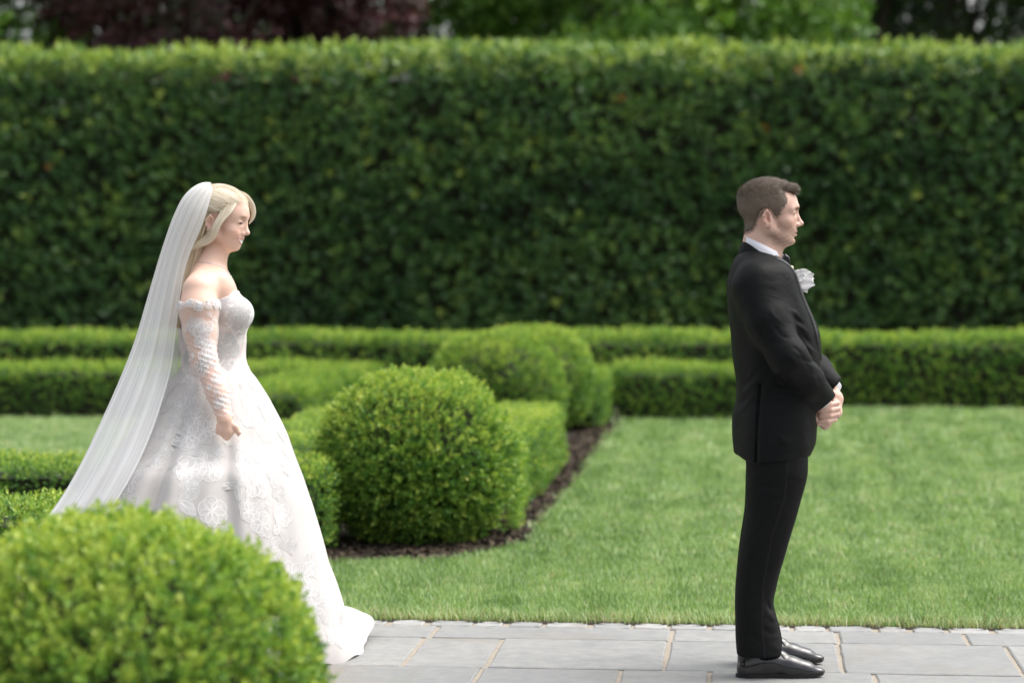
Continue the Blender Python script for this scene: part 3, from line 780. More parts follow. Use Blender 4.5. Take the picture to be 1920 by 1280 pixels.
beard = np.maximum(beard, sstep(-L[:, 2], -6, 30) * sstep(L[:, 0], 12, 26) * sstep(-L[:, 0], -62, -40) * (L[:, 2] > -90))
paint(beard * (.40 + .16 * wob(V, 8, 500.0)), (.26, .165, .12))
paint(.9 * np.clip(2.2 * blob(LM, (113, 0, -42), (14, 19, 5)), 0, 1), (.50, .235, .205)); paint(.85 * np.clip(2 * blob(LM, (110, 0, -55), (14, 17, 6)), 0, 1), (.52, .25, .215))
paint(.8 * np.clip(2.5 * blob(LM, (110, 12, -49.5), (16, 17, 2.6)), 0, 1), (.20, .085, .075))
paint(.85 * np.clip(2.4 * blob(LM, (109, 28, 40), (22, 24, 5.5)), 0, 1), (.17, .105, .07))      # eyebrow
paint(.9 * np.clip(2.5 * blob(LM, (106, 31, 25), (9, 14, 4.5)), 0, 1), (.13, .085, .07))         # eye slit and lashes
paint(.8 * np.clip(2 * blob(LM, (111, 30, 24), (7, 6, 3)), 0, 1), (.55, .53, .5))
paint(.55 * np.clip(2 * blob(LM, (4, 80, 2), (9, 10, 15)), 0, 1), (.42, .15, .11)); paint(.35 * blob(LM, (-6, 84, 2), (26, 14, 40)), (.66, .28, .21))
paint(.6 * np.clip(2 * blob(LM, (118, 7, -26), (7, 5, 5)), 0, 1), (.2, .09, .07))
HAIRLINE = [(112, 96), (103, 98), (92, 103), (70, 106), (56, 102), (58, 90), (67, 78), (70, 62), (60, 48), (49, 42), (44, 22), (36, 12), (26, 14), (20, 30), (10, 38), (-10, 40), (-26, 30), (-34, 6), (-40, -18), (-52, -36), (-70, -44), (-130, -46), (-140, 200), (150, 200), (130, 104)]
hz = wob(V, 9, 300.0) * 2
inh = in_poly(L[:, 0] + hz, L[:, 2] + hz, HAIRLINE) & (L[:, 2] > -60)
side_ = sstep(L[:, 2], 20, 95)
paint(inh * (.45 + .5 * side_), (.10, .072, .052))
paint((V[:, 2] < .30).astype(float), (.012, .012, .013))                                                # socks
body = own(link('body', raw_mesh('body', V, F, True, None, tone), M_SKIN), groom)
M_HAIR_G = hair_mat('brown_hair', [(0, (.055, .042, .032)), (.5, (.155, .12, .09)), (1, (.30, .235, .18))], .5)
# hair: the head's own shape grown by the hair's depth, which runs out to nothing at the hairline
fh = Field(np.arange(gh.o[0] - .125, gh.o[0] + .15, .0026), np.arange(YG - .11, YG + .11, .0026), np.arange(gh.o[2] - .07, gh.o[2] + .185, .0026))
h2 = Head(fh, gh.o, np.eye(3)); h2.build(True); fh.cone(h2.P((-14, 0, -20)), g(1424, 458), .056, .056, .02)
X, Y, Z = fh.pts((slice(None),) * 3); lx, lz = (X[:, :, 0] - gh.o[0]) / .001, (Z[0, 0][None] - gh.o[2]) / .001; LX, LZ = np.broadcast_arrays(lx, lz)
sdh = poly_sd(LX, LZ, HAIRLINE); sdh = np.minimum(sdh, LZ + 58)
th = 2.4 + 8.5 * sstep(LZ, 50, 125) + 9 * sstep(LX, 45, 105) * sstep(LZ, 86, 110)
hp = np.stack(np.broadcast_arrays(LX, 0 * LX, LZ), -1).reshape(-1, 3) * .001
th = np.minimum(th, sdh * .42) + (.5 * wob(hp, 12, 240.0)).reshape(LX.shape) * sstep(LZ, 40, 110)
fh.D = (fh.D - .001 * th[:, None, :]).astype(np.float32)
h2.c((95, -26, 108), (95, 26, 108), 13, 13, 22); h2.c((74, -42, 110), (95, -26, 108), 10, 13, 22); h2.c((74, 42, 110), (95, 26, 108), 10, 13, 22)   # brushed-up front
HV, f2 = fh.surface(); Lh = gh.loc(HV); keep = (poly_sd(Lh[:, 0], Lh[:, 2], HAIRLINE) > -5) & (Lh[:, 2] > -60) & (np.abs(Lh[:, 1]) < 79 + 20 * (Lh[:, 2] > 40)); u_, f2 = submesh(HV, f2, keep[f2].all(1)); HV = HV[u_]; Lh = Lh[u_]; hN = vnormals(HV, f2)
ht = np.clip(.46 + .10 * wob(HV * np.array([.5, 1, .5]), 15, 420.0) + .08 * sstep(-Lh[:, 2], -90, -40), 0, 1)
hair = own(link('hair', raw_mesh('hair', HV, f2, True, ht), M_HAIR_G), groom)
# clipped hairs scattered over the hairline so that it fades into the skin
rng = np.random.default_rng(93); near_hl = np.abs(poly_sd(L[:, 0], L[:, 2], HAIRLINE[:22])) < 7; cand = np.where(near_hl & (L[:, 2] > -55) & (L[:, 2] < 88) & (L[:, 0] < 72) & (np.abs(L[:, 1]) < 84))[0]; cand = cand[rng.integers(0, len(cand), 4200)]
dr = Nn[cand] * .35 + np.where((L[cand, 2] > 85)[:, None], np.array([.6, 0, .6]), np.array([-.3, 0, -.8])) + rng.normal(size=(len(cand), 3)) * .2; dr /= np.linalg.norm(dr, axis=1)[:, None]
own(strands('clipped_hair', V[cand] + rng.normal(size=(len(cand), 3)) * .001, dr, rng.uniform(.003, .006, len(cand)), np.full(len(cand), .0009), np.clip(.45 + rng.normal(size=len(cand)) * .2, 0, 1), M_HAIR_G, None), groom)['kind'] = 'stuff'
# short strands over the shell and, sparser, on the clipped sides
rng = np.random.default_rng(91); pick = rng.integers(0, len(HV), 17000); lh = Lh[pick]
cw = sstep(lh[:, 2] + rng.normal(size=len(lh)) * 9, 55, 118)[:, None]; comb = cw * np.array([.85, 0, .15]) + (1 - cw) * np.array([.12, 0, -.85]); comb = comb - hN[pick] * (comb * hN[pick]).sum(1)[:, None]
dr = hN[pick] * (.12 + .25 * sstep(lh[:, 2], 70, 110))[:, None] + comb * .8 + rng.normal(size=(len(pick), 3)) * .15; dr /= np.linalg.norm(dr, axis=1)[:, None]
ln = (.004 + .006 * sstep(lh[:, 2], 50, 120)) * rng.uniform(.6, 1.3, len(pick))
own(strands('short_hair_strands', HV[pick] + hN[pick] * .0002, dr, ln, np.full(len(pick), .0011), np.clip(.5 + rng.normal(size=len(pick)) * .17, 0, 1), M_HAIR_G, None, face=hN[pick]), groom)['kind'] = 'stuff'
# ------------------------------------------------------------------ the groom's clothes
def cloth_mat(name, col, rough=.75, sheen=.0, weave=600, bump=.25, spec=.3, bd=.002, crease=0):
    N = NT(name); q = N.noise(weave, 2).outputs[0]; q2 = N.noise(7, 3).outputs[0]
    c = N.ramp(q2, [(.3, tuple(x * .88 for x in col)), (.7, tuple(min(1, x * 1.1) for x in col))])
    N.set(Base_Color=c, Roughness=rough); N.p.inputs['Sheen Weight'].default_value = sheen; N.p.inputs['Sheen Roughness'].default_value = .5; N.p.inputs['Specular IOR Level'].default_value = spec
    bq = N.bump(q, bump, bd)
    if crease:                                             # soft creases of worn cloth
        mp = N.n('Mapping'); mp.inputs['Scale'].default_value = (1, 1, 1.9); mp.inputs['Rotation'].default_value = (0, .6, 0); N.l(N.coords(), mp.inputs[0])
        b2 = N.n('Bump'); b2.inputs['Strength'].default_value = crease; b2.inputs['Distance'].default_value = .012; N.l(N.noise(11, 2, .45, mp.outputs[0], .9).outputs[0], b2.inputs['Height']); N.l(b2.outputs[0], bq.inputs['Normal'])
    return N.m
M_WOOL = cloth_mat('black_wool', (.0050, .0057, .0060), .62, .0, spec=.14, crease=.32)
M_TROUSER = cloth_mat('black_wool_trousers', (.0050, .0055, .0055), .7, .0, spec=.13, crease=.35)
M_SATIN = cloth_mat('black_satin', (.010, .010, .013), .28, 0, 300, .05, .6)
M_BRAID = cloth_mat('black_braid', (.0065, .0065, .008), .6, 0, 300, .1, .16)
M_SHIRT = cloth_mat('white_shirt', (.74, .74, .80), .7, .1)
M_PATENT = NT('patent_leather'); M_PATENT.set(Base_Color=(.008, .008, .010), Roughness=.14); M_PATENT.p.inputs['Specular IOR Level'].default_value = .35; M_PATENT.p.inputs['Coat Weight'].default_value = .6; M_PATENT.p.inputs['Coat Roughness'].default_value = .04; M_PATENT = M_PATENT.m
M_SOLE = cloth_mat('shoe_sole', (.012, .011, .010), .5)
def prof(rows, fn=None):
    """outline table (v, back u, front u, half depth) -> z, back x, front x, half depth"""
    R = np.array(rows, float); f = g if fn is None else fn
    z = np.array([f(1450, r[0])[2] for r in R]); xb = np.array([f(r[1], r[0])[0] for r in R]); xf = np.array([f(r[2], r[0])[0] for r in R])
    return z, xb, xf, R[:, 3]
def profile_solid(table, yc, p=2.4, yc_fn=None):
    z_, xb, xf, wy = table
    def fn(X, Y, Z):
        Z = np.asarray(Z, float); b, f, w_ = pchip(z_, xb, Z), pchip(z_, xf, Z), pchip(z_, wy, Z)
        c, r = (b + f) / 2, np.maximum((f - b) / 2, .004); y0 = yc if yc_fn is None else yc_fn(Z)
        q = (np.abs((X - c) / r) ** p + np.abs((Y - y0) / w_) ** p) ** (1 / p)
        d = (q - 1) * np.minimum(r, w_)
        return np.maximum(d, np.maximum(Z - z_.max(), z_.min() - Z))
    return fn
def folds(fld, lines, ysign=None, conv=g):
    """soft ridges (+) or grooves (-) of cloth along short curves in the side view; width, height in metres"""
    X, Y, Z = fld.pts((slice(None),) * 3)
    tot = np.zeros((fld.D.shape[0], 1, fld.D.shape[2]), np.float32); XX, ZZ = np.broadcast_arrays(X[:, 0, :], Z[0, 0][None])
    for pts, wd, amp in lines:
        P = np.array([conv(*p)[[0, 2]] for p in pts]); best = np.full(XX.shape, 9.0)
        for a, b in zip(P[:-1], P[1:]):
            ab = b - a; h = np.clip(((XX - a[0]) * ab[0] + (ZZ - a[1]) * ab[1]) / (ab @ ab), 0, 1)
            best = np.minimum(best, (XX - a[0] - h * ab[0]) ** 2 + (ZZ - a[1] - h * ab[1]) ** 2)
        
        L0, L1 = P[0], P[-1]; cl = np.minimum(np.hypot(XX - L0[0], ZZ - L0[1]), np.hypot(XX - L1[0], ZZ - L1[1]))
        tot[:, 0, :] += amp * np.exp(-best / wd ** 2) * (np.clip(cl / .03, .15, 1) if wd > .0041 else 1)
    m = (np.ones_like(Y) if ysign is None else np.clip(ysign * (Y - YG) / .05 + .3, 0, 1)); fld.D -= tot * m
def shell(name, V, F, sdv, off, mat, parent, drop=.003, N=None):
    """a piece of cloth lying on a surface: where the signed value sdv is positive, cut cleanly at zero, lifted by off"""
    N = vnormals(V, F) if N is None else N
    k = (sdv > 0)[F].any(1); f0 = F[k]; best = np.full(len(V), -1); bs = np.zeros(len(V))
    for a in range(4):
        for b_ in ((a + 1) % 4, (a + 3) % 4, (a + 2) % 4):
            i, j = f0[:, a], f0[:, b_]; m = (sdv[i] <= 0) & (sdv[j] > bs[i]); bs[i[m]] = sdv[j[m]]; best[i[m]] = j[m]
    P0 = V.copy(); m = best >= 0; t = (-sdv[m] / (sdv[best[m]] - sdv[m] + 1e-9))[:, None]; P0[m] = V[m] + (V[best[m]] - V[m]) * t
    u, f = submesh(V, F, k); Nu = N[u]; P = P0[u]; rim = (sdv[u] <= 0)
    P = P + Nu * np.where(rim, -drop, off)[:, None]
    return own(link(name, raw_mesh(name, P, f, True), mat), parent)

JT = prof([(468, 1395, 1430, .060), (476, 1386, 1446, .100), (485, 1379, 1461, .148), (497, 1373, 1476, .188), (512, 1369, 1488, .208), (536, 1364, 1498, .218), (560, 1364, 1507, .218), (600, 1367, 1523, .214), (629, 1371, 1533, .205), (680, 1376, 1538, .196), (719, 1380, 1537, .192), (743, 1380, 1535, .194), (783, 1374, 1531, .203), (826, 1375, 1528, .208), (850, 1377, 1519, .208), (872, 1379, 1508, .206)])
fj = Field(np.arange(x0 - .16, x0 + .32, .0045), np.arange(YG - .36, YG + .36, .0047), np.arange(.74, 1.56, .0045))
fj.func(profile_solid(JT, YG), (-9, -9, -9), (9, 9, 9))
for pts, rr in (([g(1416, 538, -.158), g(1440, 602, -.21), g(1476, 668, -.25), g(1512, 715, -.165), g(1540, 750, -.075)], [.072, .072, .066, .060, .053]),
                ([g(1433, 538, .158), g(1455, 602, .21), g(1490, 658, .25), g(1526, 692, .16), g(1556, 722, .055)], [.072, .072, .066, .058, .050])):
    fj.chain(pts[:2], rr[:2], .05); fj.chain(pts[1:], rr[1:], .022)
# hem, sleeve ends
hz0, hz1 = g(1378, 850)[2], g(1408, 861)[2]
def hem(X, Y, Z):
    hemz = pchip([g(1376, 850)[0], g(1407, 860)[0], g(1450, 858)[0], g(1512, 852)[0], g(1528, 838)[0]], [g(1376, 850)[2], g(1407, 860)[2], g(1450, 858)[2], g(1512, 852)[2], g(1526, 832)[2]], X)
    return Z - hemz
fj.func(lambda X, Y, Z: hem(X, Y, Z), (-9, -9, -9), (9, 9, 9), .004, 'cut')
for (c_, dvec, lim) in ((g(1545, 757, -.062), np.array([65, -2, -84 * 1.0]), .07), (g(1561, 727, .04), np.array([34, -3, -32.0]), .07)):
    d = np.array([dvec[0], 0, dvec[2]]); d = d / np.linalg.norm(d)
    sl = fj.sub(c_ - .075, c_ + .075); X, Y, Z = fj.pts(sl); q = (X - c_[0]) * d[0] + (Z - c_[2]) * d[2]
    near = ((X - c_[0]) ** 2 + (Y - c_[1]) ** 2 + (Z - c_[2]) ** 2) < .07 ** 2
    fj.D[sl] = np.where(near, np.maximum(fj.D[sl], q + .0 * Y), fj.D[sl])
folds(fj, [([(1417, 716), (1411, 780), (1408, 866)], .004, -.009),                                  # side vent
           ([(1378, 745), (1398, 722), (1424, 700)], .009, .004), ([(1376, 775), (1396, 745), (1414, 728)], .008, .003), ([(1384, 728), (1402, 706), (1420, 680)], .007, -.004),
           ([(1380, 760), (1404, 730)], .006, -.004), ([(1462, 574), (1480, 584), (1492, 598)], .007, .0035), ([(1478, 602), (1494, 612), (1507, 628)], .007, .003),
           ([(1470, 590), (1484, 598), (1498, 612)], .006, -.003), ([(1492, 640), (1506, 648), (1520, 662)], .008, .004), ([(1486, 622), (1500, 632), (1512, 646)], .006, -.0035),
           ([(1470, 660), (1496, 672), (1524, 676)], .006, -.004), ([(1466, 690), (1486, 688)], .006, -.003), ([(1500, 700), (1528, 704)], .006, .003),
           ([(1396, 575), (1408, 608), (1430, 648)], .008, -.003),
           ([(1445, 720), (1462, 722), (1478, 730)], .003, -.0025), ([(1462, 640), (1478, 652), (1490, 668)], .005, -.0035), ([(1456, 655), (1470, 668), (1480, 684)], .005, .003), ([(1484, 672), (1500, 684), (1506, 700)], .005, -.003), ([(1508, 690), (1520, 706), (1524, 722)], .005, -.0025), ([(1430, 600), (1446, 622), (1466, 634)], .006, -.003), ([(1424, 570), (1436, 590), (1452, 600)], .006, .0025), ([(1440, 800), (1470, 830)], .012, .002), ([(1420, 740), (1440, 700), (1450, 660)], .012, .003)], -1)
V, F = fj.surface(); V = V + vnormals(V, F) * (.0022 * wob(V, 51, 26.0) + .0012 * wob(V, 52, 60.0))[:, None]; V = relax(V, F, 2)
Nj = vnormals(V, F); jacket = own(link('jacket', raw_mesh('jacket', V, F, True), M_WOOL), groom)
# side-view picture coordinates of jacket points, for the pieces laid on it
def to_uv(V):
    c_, s_ = math.cos(PITCH), math.sin(PITCH); y, z = V[:, 1], V[:, 2] - CAM_H
    dep = y * c_ - z * s_; up = y * s_ + z * c_
    return 960 + FPX * V[:, 0] / dep, 640 - FPX * up / dep
def side_uv(V):
    W = V.copy(); W[:, 1] = YG; return to_uv(W)
su, sv = side_uv(V); ay = np.abs(V[:, 1] - YG); frontish = Nj[:, 0] > -.2
arm = ((V - g(1476, 668, -.25)) ** 2).sum(1) < .0
LAP = [(1446, 486), (1467, 503), (1482, 527), (1495, 557), (1509, 592), (1521, 628), (1530, 662), (1535, 676), (1541, 668), (1541, 640), (1560, 560), (1500, 470), (1458, 468)]
COLLAR = [(1380, 466), (1388, 474), (1402, 471), (1424, 479), (1446, 492), (1458, 506), (1476, 500), (1466, 470), (1430, 455), (1390, 440), (1376, 450)]
lap = np.minimum(poly_sd(su, sv, LAP), (.125 - ay) / .0019); vee = (np.interp(sv, [470, 560, 640], [.052, .038, .004]) - ay) / .0019; sgn = np.where(V[:, 1] < YG, 1, -1) * 30.0
lp = np.minimum(lap, -vee)
shell('lapel', V, F, np.minimum(lp, sgn * .5), .0045, M_SATIN, groom, N=Nj); shell('lapel', V, F, np.minimum(lp, -sgn * .5), .0045, M_SATIN, groom, N=Nj)
shell('shirt_front', V, F, np.minimum(np.minimum(vee, 640 - sv), np.minimum(sv - 474, (Nj[:, 0] - .3) * 60)), .0022, M_SHIRT, groom, N=Nj)
fl_sd = poly_sd(su, sv, [(1442, 716), (1482, 726), (1481, 738), (1440, 729)]); shell('pocket_flap', V, F, np.minimum(fl_sd, np.minimum((-.3 - Nj[:, 1]) * 40, (V[:, 1] < YG - .1) * 30.0 - 10)), .0028, M_WOOL, groom, N=Nj)
def ring(name, rows, n, mat, th, par=groom):
    """a band round the neck or wrist: rows of (back point, front point, half width); open surface given thickness"""
    a = np.linspace(0, 2 * math.pi, n, endpoint=False); VV = []
    for off in (0, -th):
        for (b, f, wy) in rows:
            b, f = np.asarray(b), np.asarray(f); c = (b + f) / 2; e = (f - b) / 2; ln = np.linalg.norm(e)
            VV.append(c[None] + np.outer(np.cos(a), e * (1 + off / ln)) + np.outer(np.sin(a), [0, wy + off, 0]))
    m = len(rows); order = list(range(m)) + list(range(2 * m - 1, m - 1, -1)); VV = np.array([VV[i] for i in order])
    VV = np.concatenate([VV, VV[:1]]); k = len(VV); return own(link(name, raw_mesh(name, VV.transpose(1, 0, 2).reshape(-1, 3), grid_faces(n, k, True)[:, ::-1], True), mat), par)
ring('jacket_collar', [(g(1383, 477), g(1472, 524), .100), (g(1386, 465), g(1471, 516), .090), (g(1391, 455), g(1469, 509), .080), (g(1393.5, 451.5), g(1467, 505), .076)], 40, M_WOOL, .005)
ring('shirt_collar', [(g(1392, 462), g(1466, 494), .072), (g(1393, 452), g(1465, 485), .070), (g(1394.5, 442.5), g(1463, 476), .067)], 40, M_SHIRT, .003)
# bow tie
fb = Field(np.arange(g(1452, 0)[0], g(1500, 0)[0], .002), np.arange(YG - .085, YG + .085, .002), np.arange(g(0, 515)[2], g(0, 462)[2], .002))
bc = g(1471, 489)
fb.ell(bc + [.004, 0, 0], (.013, .012, .016), .003)
for sy in (-1, 1):
    fb.cone(bc, bc + [-.002, sy * .045, .0], .010, .026, .006, 'add', ((1, sy * .15, 0), .42)); fb.cone(bc + [.004, 0, 0], bc + [.006, sy * .052, -.004], .008, .022, .004, 'add', ((1, sy * .2, 0), .4))
    fb.func(lambda X, Y, Z: -(sy * (Y - bc[1]) - .060), (bc - .2), (bc + .2), .003, 'cut')
bv, bf = fb.surface(); own(link('bow_tie', raw_mesh('bow_tie', relax(bv, bf, 1), bf, True), M_SATIN), groom)
# shirt cuffs
def cuff(p0, p1, r): 
    mb = MB(); P = np.linspace(np.asarray(p0), np.asarray(p1), 3); mb.tube(P, [r, r, r * .97], 20); return own(mb.build('shirt_cuff', M_SHIRT), groom)
cuff(g(1551, 717, .062), g(1562.5, 731, .036), .036); cuff(g(1534, 741, -.088), g(1541, 753, -.070), .036)

# trousers
TR = [(842, 1396, 1508, .096), (858, 1397, 1512, .097), (874, 1399, 1512, .097), (942, 1397.5, 1497.6, .090), (1014, 1387, 1478, .082), (1044, 1383, 1470, .079), (1070, 1380, 1461.5, .076), (1100, 1377.5, 1454, .074), (1129, 1377, 1448.5, .073), (1150, 1377.8, 1453, .073), (1188, 1379, 1461.5, .074), (1218, 1381, 1465, .075), (1227, 1382, 1465, .075)]
ft = Field(np.arange(x0 - .14, x0 + .24, .0046), np.arange(YG - .26, YG + .26, .0046), np.arange(.02, .98, .0055))
for sy in (-1, 1):
    yc = lambda Z, sy=sy: YG + sy * pchip([0, .45, .85, 1.0], [.14, .125, .10, .09], Z)
    gg = (lambda u, v: at_y(u, v, YG - .06 - .08 * sstep(v, 860, 1200))) if sy < 0 else (lambda u, v: at_y(u + 2, v - 10 * sstep(v, 1150, 1220), YG + .06 + .08 * sstep(v, 860, 1200)))
    ft.func(profile_solid(prof(TR, gg), 0, 2.2, yc), (-9, -9, -9), (9, 9, 9), .02 if sy > 0 else 0)
folds(ft, [([(1390, 1000), (1420, 960), (1450, 900)], .008, .0025), ([(1384, 1040), (1412, 1000)], .007, .002), ([(1400, 905), (1440, 900)], .007, -.002), ([(1450, 1136), (1434, 1128), (1424, 1106)], .006, -.006), ([(1456, 1146), (1440, 1146), (1426, 1130)], .006, .005),
           ([(1462, 1168), (1436, 1172), (1415, 1160)], .008, -.003), ([(1462, 1200), (1430, 1196)], .009, .003), ([(1384, 1180), (1400, 1170), (1415, 1190)], .008, -.003), ([(1382, 1090), (1400, 1070)], .008, .002)], -1)
V, F = ft.surface(); V = V + vnormals(V, F) * (.002 * wob(V, 55, 22.0))[:, None]; V = relax(V, F, 2); Nt = vnormals(V, F)
own(link('trousers', raw_mesh('trousers', V, F, True), M_TROUSER), groom)
su, sv = side_uv(V); sx = np.interp(sv, [855, 926, 991, 1083, 1155, 1228], [1464, 1458, 1435, 1419, 1417, 1423])
shell('satin_stripe', V, F, np.minimum(3.2 - np.abs(su - sx), np.minimum((-.2 - Nt[:, 1]) * 60, np.minimum(sv - 850, (YG - .05 - V[:, 1]) * 500))), .0006, M_BRAID, groom, .0008, Nt)

# shoes
def shoe(heel, label=None):
    h = np.array([heel[0], heel[1], 0.0])
    fs = Field(np.arange(h[0] - .02, h[0] + .34, .0025), np.arange(h[1] - .07, h[1] + .07, .0025), np.arange(0.0, .13, .0025))
    P = lambda x, y, z: h + np.array([x, y, z * 1.12 + .006])
    fs.chain([P(.036, 0, .048), P(.12, 0, .054)], [.034, .038], .01); fs.cone(P(.034, 0, .072), P(.10, 0, .080), .031, .031, .01); fs.cone(P(.036, 0, .028), P(.12, 0, .032), .036, .036, .01)
    fs.chain([P(.12, 0, .052), P(.19, 0, .036), P(.245, 0, .026)], [.042, .041, .036], .015, ((0, 0, 1), .95)); fs.chain([P(.245, 0, .025), P(.290, 0, .020)], [.035, .022], .01, ((0, 0, 1), .8))
    fs.cone(P(.118, 0, .092), P(.16, 0, .070), .016, .020, .012)
    for k in range(0): fs.cone(P(.20 + .016 * k, -.03, .062 - .006 * k), P(.205 + .016 * k, .03, .062 - .006 * k), .002, .002, .004)   # creases
    fs.func(lambda X, Y, Z: -(Z - .016) + 0 * X if False else (Z - .016) + 0 * X, (-9, -9, -9), (9, 9, 9), .002, 'cut')
    v, f = fs.surface(); up = own(link('shoe', raw_mesh('shoe', relax(v, f, 1), f, True), M_PATENT), groom)
    a = np.linspace(0, 1, 26); xs_ = -.003 + .316 * (1 - np.cos(a * math.pi)) / 2; wv = pchip([0, .004, .05, .11, .20, .26, .30, .313], [.004, .018, .034, .031, .039, .034, .019, .004], xs_)
    ring2 = np.concatenate([np.c_[xs_, wv], np.c_[xs_[::-1][1:-1], -wv[::-1][1:-1]]]); n = len(ring2)
    zb = lambda x: np.where(x < .085, .0, np.where(x < .10, .004, .006 + .012 * np.clip((x - .24) / .07, 0, 1) ** 2)); 
    mb = MB(); mb.add([P(x, y, zb(x)) for x, y in ring2] + [P(x, y, .016 + .6 * zb(x)) for x, y in ring2], [(i, (i + 1) % n, n + (i + 1) % n, n + i) for i in range(n)] + [tuple(range(n))[::-1], tuple(range(n, 2 * n))])
    so = mb.build('sole', M_SOLE, None, False); so.parent = up
    mb = MB()
    for k in range(3): x = .135 + .014 * k; z = .090 - .011 * k; mb.tube(catmull([P(x, -.022, z - .012), P(x + .004, 0, z), P(x, .022, z - .012)], 7), .0028, 6)
    for sy in (-1, 1): mb.tube(catmull([P(.137, 0, .092), P(.135, sy * .028, .098), P(.150, sy * .034, .080), P(.139, 0, .091)], 12), .0026, 6); mb.tube(catmull([P(.138, 0, .092), P(.155, sy * .02, .082), P(.168, sy * .03, .066)], 8), .0018, 6)
    ls = mb.build('laces', M_SATIN); ls.parent = up
    return up
gn = at_z(1382, 1268, 0.0); shoe(at_y(1381, 1262, YG - .14)); shoe(at_y(1391, 1240, YG + .14) + np.array([-.012, 0, 0]))

# white flower pinned to the lapel: a thing of its own
def boutonniere():
    c = g(1512, 532, -.045); o = thing('boutonniere', g(1488, 520, -.05), 'white flower boutonniere with green stem pinned on the tuxedo lapel', 'flower')
    MW = NT('white_petal'); MW.set(Base_Color=(.97, .955, .94), Roughness=.7); tl = MW.n('BsdfTranslucent'); tl.inputs[0].default_value = (.95, .94, .93, 1); mx = MW.n('MixShader'); mx.inputs[0].default_value = .05; MW.l(MW.p.outputs[0], mx.inputs[1]); MW.l(tl.outputs[0], mx.inputs[2]); MW.l(mx.outputs[0], MW.out.inputs[0]); MW = MW.m
    MG = NT('flower_green'); MG.set(Base_Color=(.10, .17, .05), Roughness=.6); MG = MG.m; MY = NT('flower_bud'); MY.set(Base_Color=(.80, .74, .58), Roughness=.6); MY = MY.m
    def petal(base, d, nrm, L, W, curl, seed):
        d = np.array(d, float); d /= np.linalg.norm(d); nrm = np.array(nrm, float); nrm -= d * (nrm @ d); nrm /= np.linalg.norm(nrm); sd_ = np.cross(d, nrm); nu, nv = 11, 9; P = []
        r = np.random.default_rng(seed)
        for i in range(nu):
            f = i / (nu - 1)
            for j in range(nv):
                k = j / (nv - 1) * 2 - 1; wv = W * max(0.02, math.sin((.06 + .94 * f ** .85) * math.pi)) ** .5
                P.append(base + d * L * f * (1 - .15 * k * k * f) + sd_ * wv * k + nrm * (curl * L * (k * k * .5 + f * f * .55) + .002 * math.sin(7 * k + seed + 5 * f)))
        me = raw_mesh('petal', np.array(P), grid_faces(nu, nv), True); p = link('petal', me, MW); own(p, o)
        m = p.modifiers.new('t', 'SOLIDIFY'); m.thickness = .0012
    b = g(1496, 524, -.062)
    for i, (d, nr, L, W, cu) in enumerate([((.9, -.12, .32), (.1, -1, .1), .060, .032, .05), ((.85, -.2, -.3), (.1, -1, .1), .064, .033, .05), ((.55, -.1, -.8), (.1, -1, .1), .058, .028, .04), ((.5, -.05, .8), (.2, -1, .1), .044, .026, .06), ((.95, .25, .05), (.2, -1, .1), .062, .029, -.1), ((.8, .4, .5), (.2, -1, .2), .052, .027, -.15), ((.8, .45, -.5), (.2, -1, -.2), .056, .027, -.15), ((.8, -.6, .05), (.2, -.8, .5), .04, .020, .35)]): petal(b, d, nr, L, W, cu, i)
    fr = Field(np.arange(b[0] - .04, b[0] + .03, .002), np.arange(b[1] - .03, b[1] + .03, .002), np.arange(b[2] - .05, b[2] + .06, .002))
    bd = g(1480, 505, -.055); fr.ell(bd, (.011, .011, .012), .003); fr.ell(bd + [.007, -.004, .005], (.008, .008, .009), .003); fr.ell(bd + [-.005, -.005, .005], (.007, .007, .008), .003)
    v, f = fr.surface(); own(link('bud', raw_mesh('bud', v, f, True), MY), o)
    mb = MB()
    for q in range(4): mb.tube(catmull([bd + [.002 * q, -.002, -.008], g(1486 + q * 1.5, 522, -.058), g(1494 + q * 2, 545 + q * 2, -.052)], 8), .0022, 6)
    mb.tube(catmull([b, g(1494, 535, -.056), g(1499, 548, -.053)], 8), .003, 6); own(mb.build('stem', MG), o)
    for q, (e, s_) in enumerate(((g(1476, 517, -.056), 1), (g(1489, 540, -.06), -1), (g(1493, 506, -.06), 1))):
        a = g(1486, 518, -.056); t = np.linspace(0, 1, 8); ax = e - a; sd_ = np.cross(ax, [0, 1, 0]); sd_ /= np.linalg.norm(sd_); VV = []
        for f_ in t:
            for k in (-1, 0, 1): VV.append(a + ax * f_ + sd_ * k * .007 * math.sin(math.pi * min(1, f_ + .05)) + np.array([0, -.004 * abs(k), 0]))
        lf = own(link('leaf', raw_mesh('leaf', np.array(VV), grid_faces(8, 3), True), MG), o); lf.modifiers.new('t', 'SOLIDIFY').thickness = .0008
boutonniere()
# ------------------------------------------------------------------ the bride
YB = 9.1
def b(u, v, dy=0.0): return at_y(u, v, YB + dy)
bx = b(400, 1240)[0]
bride = thing('person', (bx, YB, 0), 'person in white lace wedding gown and long veil walking behind the person in tuxedo', 'person')
fb_ = Field(np.arange(bx - .20, bx + .22, .0034), np.arange(YB - .42, YB + .42, .0036), zgrid((.0, .86, .06), (.86, .98, .0032), (.98, 1.2, .010), (1.2, 1.48, .0042), (1.48, 1.80, .0028)))
bh = Head(fb_, b(406.5, 420), rot('Z', -11) @ rot('Y', 9.5), 1.0); bh.build(False, True)
fb_.chain([bh.P((-16, 0, -20)), b(394, 478), b(389, 512)], [.047, .046, .054], .02)
fb_.cone(bh.P((36, 0, -62)), b(404, 495), .030, .036, .03)
fb_.cone(b(388, 505), b(376, 530, -.13), .042, .045, .05); fb_.cone(b(388, 505), b(384, 530, .13), .042, .045, .05)
fb_.ell(b(402, 555), (.088, .135, .085), .05); fb_.ell(b(376, 575), (.078, .135, .13), .05)
